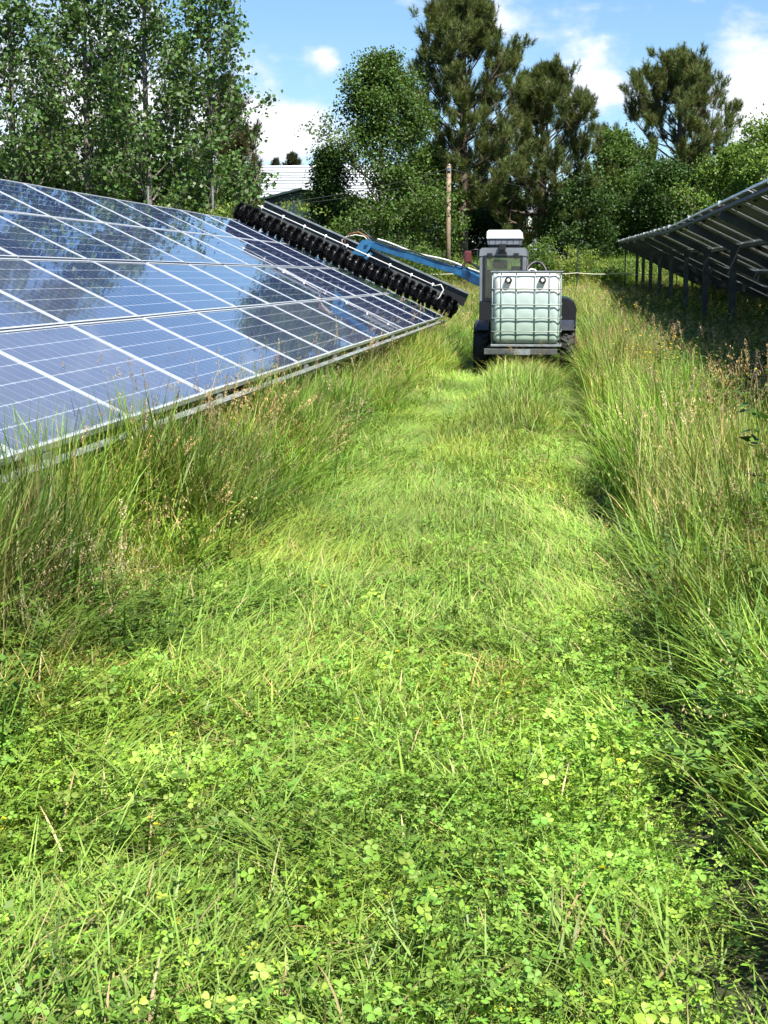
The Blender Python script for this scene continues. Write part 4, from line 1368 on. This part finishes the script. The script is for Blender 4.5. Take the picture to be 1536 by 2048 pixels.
def pine(px, Y, top_py, seed, label, wid, lo, n=4200, lean=(0, 0), nprim=46, col=(0.104, 0.132, 0.036), fl=1.0, bend=0.0, group='pines behind the fence'):
    g = np.random.default_rng(seed)
    x = W(px, 450, Y)[0]
    H = W(px, top_py, Y)[2] - gzf(x, Y)
    ln, an = skeleton(g, H, .20 + H * .006, lo, nprim, lambda f: wid * (1 - f ** 2.6 * .86) * (.72 + .28 * np.sin(f * np.pi)), lambda f: R(2 + 52 * f), .75, 8, .42, lean, bend=bend)
    an = [a for a in an if a[2] > .5]
    cr = needle_crown(g, an, int(n * .62), .07, (.22, .50), (.18, .29), .022 * fl, 36, col)
    put_tree('pine_tree', label, 'tree', group, x, Y, ln, cr, 'bark_pine', 'pine_needle')


pine(925, 67, -25, 21, 'tallest pine behind the wooden pole, its top cut by the picture edge', 3.6, .24, 9600, nprim=60)
pine(1085, 71, 150, 22, 'broad dark pine above the tractor cab, right of the tallest pine', 3.7, .14, 8800, nprim=58, col=(0.090, 0.115, 0.031))
pine(1362, 76, 132, 23, 'separate rounded pine standing against the sky on the right', 4.0, .28, 9000, (-.3, 0), nprim=52)
pine(460, 60, 165, 24, 'brownish pine behind the rightmost poplar', 1.7, .15, 3400, nprim=38, col=(0.075, 0.066, 0.026), group='pines behind the poplars')
pine(112, 56, 215, 25, 'brownish pine low between the two leftmost poplars', 1.7, .2, 2600, nprim=32, col=(0.070, 0.062, 0.028), group='pines behind the poplars')
pine(240, 62, 190, 26, 'dark pine low behind the middle poplars', 1.8, .15, 3000, nprim=34, col=(0.055, 0.056, 0.022), group='pines behind the poplars')
pine(585, 125, 312, 27, 'small distant pine top just above the white shed roof', 2.2, .3, 1500, nprim=26, col=(0.04, 0.05, 0.02), fl=1.6, group='far pines')
pine(553, 127, 322, 28, 'lower distant tree top at the left end of the shed roof', 1.9, .3, 1300, nprim=22, col=(0.04, 0.05, 0.02), fl=1.6, group='far pines')
pine(1210, 74, 300, 29, 'thin dark young pine rising between the two big pines', 1.1, .2, 1500, nprim=26, col=(0.045, 0.05, 0.02))


def broad(px, Y, top_py, seed, label, wid, lo, n, col, size=(.085, .15), sig=.24, nprim=34, cat='tree', name='broadleaf_tree', group='broadleaf trees behind the fence', lean=(0, 0), r0=.16, nsec=8):
    g = np.random.default_rng(seed)
    x = W(px, 450, Y)[0]
    H = W(px, top_py, Y)[2] - gzf(x, Y)
    ln, an = skeleton(g, H * .97, r0, lo, nprim, lambda f: wid * (1 - f ** 3.0 * .82) * (.75 + .25 * np.sin(f * np.pi)) * (.72 + .5 * np.modf(f * 7.31)[0]), lambda f: R(6 + 54 * f), .35, nsec, .5, lean)
    cr = leaf_crown(g, an, int(n * 1.5), sig, size, col, .5, .2, .75)
    put_tree(name, label, cat, group, x, Y, ln, cr, 'bark_grey', 'broad_leaf')


OAK, LIME, DARK = (0.080, 0.142, 0.028), (0.135, 0.225, 0.038), (0.046, 0.094, 0.020)
broad(765, 63, 108, 41, 'dark green oak left of the wooden pole, in front of the shed', 3.3, .04, 30000, OAK, nprim=36, r0=.2, nsec=13)
broad(655, 64, 292, 42, 'lower rounded oak at the left foot of the big dark oak', 1.30, .06, 11250, (0.042, 0.088, 0.02), nprim=26)
broad(850, 66, 300, 43, 'leafy tree filling the gap behind the wooden pole', 2.04, .05, 15000, OAK, nprim=30)
broad(1228, 73, 268, 44, 'round-topped leafy tree between the two right-hand pines', 2.28, .08, 17500, OAK, nprim=32)
broad(1330, 71, 335, 45, 'dark leafy tree at the foot of the separate right pine', 2.40, .06, 17500, DARK, nprim=32)
broad(1150, 70, 372, 46, 'low leafy tree directly right of the tractor roof', 2.04, .1, 13750, (0.045, 0.09, 0.02), nprim=28)
broad(1475, 70, 300, 47, 'bright green tree above the right-hand panel rack', 2.52, .05, 17500, LIME, nprim=32)
broad(1540, 67, 258, 48, 'tall bright green tree at the right picture border', 2.76, .05, 18750, LIME, nprim=34)
broad(1410, 74, 345, 49, 'dark leafy tree behind the bright green ones', 2.40, .06, 13750, DARK, nprim=28)
broad(1000, 76, 385, 51, 'shaded low tree behind the tractor roof unit', 2.40, .06, 13750, DARK, nprim=28)
broad(925, 74, 400, 52, 'shaded low tree behind the trunk of the tallest pine', 2.16, .05, 11250, DARK, nprim=26)
broad(1270, 79, 390, 53, 'deep shaded tree at the back right of the round-topped one', 2.40, .06, 11250, DARK, nprim=26)
# under the poplars
for q, (px, Y, tp, sd) in enumerate(((20, 52, 300, 61), (110, 50, 330, 62), (210, 52, 318, 63), (310, 51, 330, 64), (395, 52, 320, 65), (470, 54, 318, 66))):
    broad(px, Y, tp, sd, ['leafy understorey tree at the far left below the first poplar', 'leafy understorey tree between the first two poplars', 'leafy understorey tree just right of the second poplar',
                          'leafy understorey tree below the third poplar', 'leafy understorey tree left of the brownish pine', 'leafy understorey tree at the right foot of the brownish pine'][q], 1.6, .05, 9000, [OAK, DARK, OAK, DARK, OAK, OAK][q], nprim=22, group='understorey below the poplars', size=(.09, .15))


def shrub(px, Y, top_py, seed, label, wid, n, col, size=(.06, .11), group='shrubs along the fence', depth=.7):
    g = np.random.default_rng(seed)
    x = W(px, 450, Y)[0]
    H = max(.6, W(px, top_py, Y)[2] - gzf(x, Y))
    lines = []; anc = []
    for s in range(11):
        a = g.uniform(0, 6.28); r = wid * np.sqrt(g.uniform(0.02, 1)) * .8
        tip = np.array([np.cos(a) * r, np.sin(a) * r * depth, H * g.uniform(.62, 1.0) * (1 - .30 * (r / wid) ** 2)])
        u = np.linspace(0, 1, 6)[:, None]
        P = tip * np.concatenate([u ** 1.3, u ** 1.3, u], 1) + g.normal(0, .04, (6, 3)) * u
        lines.append((P, .025 * (1 - u[:, 0] * .8)))
        for j in range(16):
            uu = g.uniform(.12, 1); p = P[0] + (P[-1] - P[0]) * uu
            p = p + g.normal(0, 1, 3) * np.array([wid * .22, wid * .18, H * .07]); p[2] = max(.08, min(p[2], H * .98))
            anc.append((p, unit(tip), uu))
    cr = leaf_crown(g, anc, n, .12, size, col, .5, -.15, .55)
    put_tree('shrub', label, 'shrub', group, x, Y, lines, cr, 'stem_brown', 'shrub_leaf', 'foliage', 'stem')


YG, MG = (0.17, 0.235, 0.042), (0.105, 0.18, 0.035)
SH = [(300, 41, 392, 1.0, YG, 'yellow-green shrub behind the panel edge below the third poplar'), (400, 42, 400, .8, YG, 'small yellow-green shrub behind the panel edge under the brownish pine'),
      (455, 41, 392, 1.0, YG, 'yellow-green shrub just left of the brush end'), (508, 43, 405, .7, MG, 'green shrub right behind the upper brush end'),
      (585, 46, 398, 1.3, YG, 'yellow-green shrub below the dark green barn'), (655, 48, 420, 1.2, MG, 'green shrub between the barn and the brush'),
      (740, 55, 452, 1.4, (0.05, 0.09, 0.02), 'dark shrub behind the blue arm head'), (830, 58, 470, 1.4, MG, 'green shrub behind the middle of the blue arm'),
      (925, 63, 497, 1.2, YG, 'light green shrub at the foot of the wooden pole'),
      (1085, 63, 470, .8, MG, 'green shrub just right of the tractor roof'), (1130, 63, 492, 1.0, YG, 'light green shrub left of the middle fence post'),
      (1180, 63.5, 486, 1.1, YG, 'tall light green shrub between two fence posts'), (1235, 63, 505, 1.1, MG, 'rounded green shrub by the last fence post'),
      (1300, 66, 512, 1.0, MG, 'green shrub beyond the end of the right panel rack')]
for q, (px, Y, tp, wd_, cl_, lb) in enumerate(SH):
    shrub(px, Y, tp, 100 + q, lb, wd_ * 1.15, 8500, cl_)

# ------------------------------------------------------------------ ground cover
g = np.random.default_rng(5)
# 1. clover and small leaves, foreground and under everything on the path
cl_src = [clover(g, 80, .20, (.02, .11), (.007, .0125), (0.175, 0.33, 0.044)) for _ in range(3)] + \
         [clover(g, 45, .20, (.03, .13), (.011, .0185), (0.19, 0.345, 0.056)) for _ in range(2)] + \
         [clover(g, 130, .20, (.01, .07), (.0045, .0085), (0.225, 0.365, 0.052)) for _ in range(2)]


def d_clover(x, y):
    a = sm(7.5, 5.2, y + 0.5 * (noise2(x, y, 1.2, 3) - .5) * 3) * (0.30 + .70 * sm(.35, .65, noise2(x, y, 2.1, 1)))
    return np.clip(a + 0.40 * sm(.45, .75, noise2(x, y, 1.6, 8)), 0, 1) * (1 - .75 * sm(-.02, .10, x - edge_r(y))) * (1 - rut(x, y))


x, y = pts(g, -3.4, 1.3, 2.1, 16, 92, 6.0, d_clover, 1.3)
n = len(x)
P = place(x, y)
scatter('clover_cover', 'low bright clover leaves covering the foreground of the path', 'clover', cl_src, 'clover_leaf', P, rots(g, n, .10), scl3(g.uniform(.8, 1.25, n)), g.integers(0, len(cl_src), n), 2.2)

# 2. short fine grass everywhere on the path
sh_src = [tuft(g, 80, .16, (.07, .18), (.05, .8), (.2, 1.3), (.0034, .0062), 3, G_BRIGHT, G_YEL, .05) for _ in range(4)] + \
         [tuft(g, 70, .16, (.05, .15), (.5, 1.35), (.1, .9), (.003, .0058), 3, G_YEL, G_BRIGHT, .12) for _ in range(3)]


def on_path(x, y):
    return sm(edge_l(y) - .35, edge_l(y), x) * sm(edge_r(y) + .04, edge_r(y) - .10, x)


def mound(x, y):
    return np.exp(-((x + .60) / .30) ** 4) * sm(24, 22, y)


x, y = pts(g, -3.0, 1.2, 2.1, 27.5, 80, 8.5, lambda x, y: (.50 + .50 * sm(3.5, 7, y)) * (0.20 + .80 * on_path(x, y)) * (.45 + .55 * sm(.3, .6, noise2(x, y, 1.9, 61))) * (1 - rut(x, y)), 1.0)
n = len(x)
hs = (1 + 1.0 * sm(8, 19, y) * mound(x, y)) * g.uniform(.7, 1.25, n) * (1 - .7 * track(x, y))
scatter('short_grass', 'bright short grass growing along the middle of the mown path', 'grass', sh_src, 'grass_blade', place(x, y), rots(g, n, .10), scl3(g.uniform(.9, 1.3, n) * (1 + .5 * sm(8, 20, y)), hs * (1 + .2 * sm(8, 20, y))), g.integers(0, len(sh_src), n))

# 3. flattened, combed grass lying in the wheel tracks
fl_src = [tuft(g, 66, .17, (.08, .26), (.75, 1.38), (.05, .9), (.0036, .0072), 4, G_BRIGHT, G_YEL, .07, 0.0, .75) for _ in range(4)] + \
         [tuft(g, 50, .17, (.14, .36), (.95, 1.42), (.0, .75), (.003, .0056), 5, G_BRIGHT, (0.27, 0.40, 0.085), .10, 0.0, .42) for _ in range(2)]


def d_flat(x, y):
    tr = np.exp(-((x + 1.22) / .42) ** 4) + np.exp(-((x - edge_r(y) + .12) / .26) ** 4) * sm(3.5, 5.5, y) + .20
    return np.clip(tr, 0, 1) * (.35 + .65 * sm(3.8, 6.5, y + .8 * (noise2(x, y, .9, 4) - .5))) * sm(edge_r(y) + .06, edge_r(y) - .06, x) * (1 - .9 * rut(x, y))


x, y = pts(g, -2.3, .9, 2.1, 27.5, 80, 8.5, d_flat, 1.0)
n = len(x)
yaw = np.where(x < -.55, R(62) + .85 * (noise2(x, y, .7, 5) - .5) * 2, R(158) + .9 * (noise2(x, y, .9, 6) - .5) * 2) + g.normal(0, .32, n)
fi = np.where((x < -.85) & (x > -1.6) & (g.uniform(0, 1, n) < .6), g.integers(4, 6, n), g.integers(0, 6, n))
scatter('flattened_grass', 'long grass pressed flat in the two wheel tracks', 'grass', fl_src, 'grass_blade', place(x, y) + np.stack([0 * x, 0 * x, g.uniform(0, .05, n)], 1), rots(g, n, .07, yaw), scl3(g.uniform(.75, 1.25, n) * (1 + .3 * sm(8, 20, y)), g.uniform(.75, 1.25, n) * (1 - .45 * sm(13, 18, y)) * (1 - .5 * track(x, y))), fi)

# 4. tall meadow grass both sides
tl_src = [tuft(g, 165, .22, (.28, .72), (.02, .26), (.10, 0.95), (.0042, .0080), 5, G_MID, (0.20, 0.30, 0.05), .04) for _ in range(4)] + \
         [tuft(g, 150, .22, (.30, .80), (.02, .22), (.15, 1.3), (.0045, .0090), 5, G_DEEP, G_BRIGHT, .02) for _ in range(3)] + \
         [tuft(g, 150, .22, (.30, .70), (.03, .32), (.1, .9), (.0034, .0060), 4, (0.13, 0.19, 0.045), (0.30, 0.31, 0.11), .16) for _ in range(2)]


def tall_h(x, y):
    """relative height of the tall grass"""
    r = sm(.27 + .02 * sm(12, 16, y), .36 + .02 * sm(12, 16, y), x - edge_r(y)) * (.60 + .40 * sm(4, 9, y))
    l = sm(-.02, -.80, x - edge_l(y)) * (.42 + .58 * sm(5.0, 8.5, y)) * (.55 + .9 * noise2(x, y, 1.7, 95) * sm(8, 6, y) + .45 * sm(6, 8, y))
    far = sm(26.5, 28.5, y) * .9
    mid = .46 * mound(x, y) * sm(9, 22.5, y)
    return np.maximum(np.maximum(np.maximum(r, l), far), mid)


def d_tall(x, y):
    under = (x < -2.7) & (y < 28.5)
    d = sm(.06, .3, tall_h(x, y)) * np.where(under, .35, 1.0)
    return d


x1, y1 = pts(g, -3.6, 4.6, 2.2, 30, 42, 9.0, lambda x, y: d_tall(x, y) * np.where((x - edge_r(y) > .2) & (x - edge_r(y) < .6), 1.0, .72), .8)
x2, y2 = pts(g, -16, 11, 30, 72, 7, 45, lambda x, y: 1.0 + 0 * x, 1.2)
x = np.concatenate([x1, x2]); y = np.concatenate([y1, y2]); n = len(x)
ex = g.uniform(-2.45, -2.05, 150); ey = 4.6 + 9.4 * g.uniform(0, 1, 150) ** 1.6
x = np.concatenate([x, ex]); y = np.concatenate([y, ey]); n = len(x)
hh = tall_h(x, y) * g.uniform(.70, 1.2, n) * (.70 + .60 * noise2(x, y, 1.1, 9))
hh[-150:] = g.uniform(.70, 1.10, 150) * (1 + .35 * sm(9, 6.5, ey))
wfar = 1 + 1.3 * sm(10, 45, y)
rot = rots(g, n, .10)
ii = g.integers(0, 7, n)
dry = (noise2(x, y, .6, 12) > .55) & (g.uniform(0, 1, n) < .45)
ii = np.where(dry, 7 + g.integers(0, 2, n), ii)
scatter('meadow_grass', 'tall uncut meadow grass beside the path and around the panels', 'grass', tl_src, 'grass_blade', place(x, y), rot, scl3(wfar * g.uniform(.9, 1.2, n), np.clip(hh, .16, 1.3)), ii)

# 5. seed heads above the tall grass
sd_src = [panicle(g, 4, (.62, .95), 0) for _ in range(3)] + [panicle(g, 4, (.60, .95), 1) for _ in range(2)] + [panicle(g, 3, (.65, 1.0), 2) for _ in range(3)]


def d_seed(x, y):
    t = tall_h(x, y)
    return np.where(x > 0, sm(.5, .85, t), sm(.28, .6, t)) * (.35 + .65 * sm(.35, .65, noise2(x, y, .8, 14))) * np.where(x > 0, .75, 1.0) * np.where((x < -2.65) & (y < 28.5), .1, 1.0)


x1, y1 = pts(g, -3.2, 4.2, 3.2, 30, 37, 8.0, d_seed, .7)
x2, y2 = pts(g, -14, 10, 30, 66, 5, 60, lambda x, y: 1.0 + 0 * x, 1)
x = np.concatenate([x1, x2, g.uniform(-2.4, -1.75, 90)]); y = np.concatenate([y1, y2, g.uniform(4.8, 13, 90)]); n = len(x)
scatter('seed_heads', 'straw and reddish grass seed heads standing above the meadow', 'seed heads', sd_src, 'dry_stalk', place(x, y), rots(g, n, .10), scl3(g.uniform(.9, 1.2, n) * (1 + .7 * sm(12, 45, y)), g.uniform(.72, 1.12, n) * np.clip(tall_h(x, y), .55, 1)), g.integers(0, len(sd_src), n))

# 6. leafy weeds: dark under the right rack, lighter among the grass
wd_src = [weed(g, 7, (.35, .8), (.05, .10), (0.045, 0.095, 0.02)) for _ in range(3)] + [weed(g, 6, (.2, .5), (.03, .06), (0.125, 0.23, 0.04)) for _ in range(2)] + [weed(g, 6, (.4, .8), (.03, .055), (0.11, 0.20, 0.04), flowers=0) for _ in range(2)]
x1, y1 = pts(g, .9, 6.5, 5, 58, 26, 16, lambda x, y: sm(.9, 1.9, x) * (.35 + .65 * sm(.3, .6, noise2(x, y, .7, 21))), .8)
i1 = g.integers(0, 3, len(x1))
x2, y2 = pts(g, -3.2, 2.2, 2.4, 28, 30, 8, lambda x, y: sm(.15, .5, tall_h(x, y)) * np.maximum(sm(.42, .7, noise2(x, y, 1.1, 22)), sm(7, 4, y) * .9), .8)
i2 = np.where(x2 > 0, g.integers(3, 7, len(x2)), g.integers(3, 5, len(x2)))
x = np.concatenate([x1, x2]); y = np.concatenate([y1, y2]); n = len(x)
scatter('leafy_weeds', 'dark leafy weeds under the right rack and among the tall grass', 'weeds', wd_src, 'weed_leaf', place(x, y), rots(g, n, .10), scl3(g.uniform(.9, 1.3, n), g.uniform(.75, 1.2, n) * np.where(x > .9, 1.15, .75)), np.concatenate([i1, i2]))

# 7. yellow flowers
fw_src = [flower(g, 5, (.45, .75), (0.80, 0.68, 0.03)) for _ in range(3)] + [flower(g, 4, (.06, .12), (0.80, 0.66, 0.03)) for _ in range(2)]
x1, y1 = pts(g, .5, 4.0, 9, 56, 3.5, 40, lambda x, y: sm(.3, .8, x - edge_r(y)) * sm(.40, .7, noise2(x, y, .5, 31)), .5)
x2, y2 = pts(g, -1.9, .4, 2.3, 9, 5, 9, lambda x, y: 1.0 + 0 * x, .5)
x = np.concatenate([x1, x2]); y = np.concatenate([y1, y2]); n = len(x)
i1 = g.integers(0, 3, len(x1)); i2 = g.integers(3, 5, len(x2))
s_ = np.concatenate([g.uniform(1, 1.3, len(x1)) * (1 + .35 * sm(15, 40, y1)), g.uniform(.6, .9, len(x2))])
scatter('yellow_flowers', 'small yellow meadow flowers dotted through the grass', 'flowers', fw_src, 'petal', place(x, y), rots(g, n, .1), scl3(s_), np.concatenate([i1, i2]))

# 8. loose straw and cut stems on the path
st_src = [tuft(g, 14, .14, (.06, .22), (1.35, 1.55), (-.1, .12), (.0018, .0032), 2, STRAW, (0.5, 0.42, 0.22), 1.0) for _ in range(3)]
x, y = pts(g, -1.9, .5, 2.2, 27, 34, 9, lambda x, y: on_path(x, y) * (.15 + .85 * sm(.5, .72, noise2(x, y, 1.5, 41))), .7)
n = len(x)
scatter('cut_straw', 'dry cut stems strewn over the mown path', 'straw', st_src, 'dry_stalk', place(x, y) + np.stack([0 * x, 0 * x, g.uniform(.02, .09, n)], 1), rots(g, n, .12), scl3(g.uniform(.8, 1.3, n)), g.integers(0, 3, n))

# creeping narrow-leaved herbs mixed through the clover
hb_src = [weed(g, 16, (.06, .16), (.016, .034), (0.15, 0.27, 0.04), .18) for _ in range(3)] + [weed(g, 14, (.05, .14), (.012, .024), (0.24, 0.34, 0.06), .18) for _ in range(2)] + [weed(g, 9, (.06, .15), (.022, .042), (0.13, 0.25, 0.035), .16) for _ in range(2)]
x, y = pts(g, -2.8, .9, 2.1, 13, 42, 6.5, lambda x, y: (.25 + .75 * sm(.35, .65, noise2(x, y, 1.7, 71))) * sm(edge_r(y) + .1, edge_r(y), x) * (1 - rut(x, y)), 1.0)
n = len(x)
scatter('creeping_herbs', 'small narrow-leaved herbs mixed into the clover of the path', 'herbs', hb_src, 'weed_leaf', place(x, y), rots(g, n, .12), scl3(g.uniform(.8, 1.3, n)), g.integers(0, len(hb_src), n), 2.0)

# 9. long arching blades in the foreground
lg_src = [tuft(g, 5, .16, (.22, .55), (.35, 1.1), (.4, 1.6), (.004, .008), 7, G_BRIGHT, G_YEL, 0) for _ in range(3)]
x, y = pts(g, -2.6, 1.1, 2.4, 11, 5.5, 6, lambda x, y: .35 + .65 * sm(.1, .4, tall_h(x, y)), .8)
n = len(x)
scatter('long_blades', 'broad arching grass blades scattered through the foreground', 'grass', lg_src, 'grass_blade', place(x, y), rots(g, n, .12), scl3(g.uniform(.6, 1.1, n)), g.integers(0, 3, n))

# ------------------------------------------------------------------ single plants one can point at
def plant(name, label, cat, x, y, H, stem_mat, seed_mat, seed, r=.035, frac=.55, n=260):
    g = np.random.default_rng(seed)
    e = empty(name, (x, y, gzf(x, y)), label, cat)
    u = np.linspace(0, 1, 7)
    P = np.stack([.05 * u ** 2, .02 * u, H * u], 1)
    V, F = tubes_np([(P, .006 * (1 - .6 * u))], 6)
    mk('stem', npmesh('stem', V, F, stem_mat), e)
    t = 1 - frac * g.uniform(0, 1, n)
    c = np.stack([.05 * t ** 2, .02 * t, H * t], 1) + g.normal(0, r * .5, (n, 3))
    A = unit(g.normal(0, 1, (n, 3)))
    V, F, C = quads(g, c, A, unit(g.normal(0, 1, (n, 3))), g.uniform(.012, .022, n), g.uniform(.010, .016, n), np.zeros((n, 3)))
    mk('seed_head', npmesh('seed_head', V, F, seed_mat), e)
    return e


plant('dock_plant', 'rust-red dock in seed beside the right rear wheel', 'plant', .13, 22.0, .62, 'rust_red', 'rust_red', 301, .11, .6, 300)
plant('dead_flower_stalk', 'dark dead flower spike standing in the left grass near the panels', 'plant', float(W(335, 1000, 8.9)[0]), 8.9, .62, 'dark_seed', 'dark_seed', 302, .022, .5, 160)
print('triangles built')
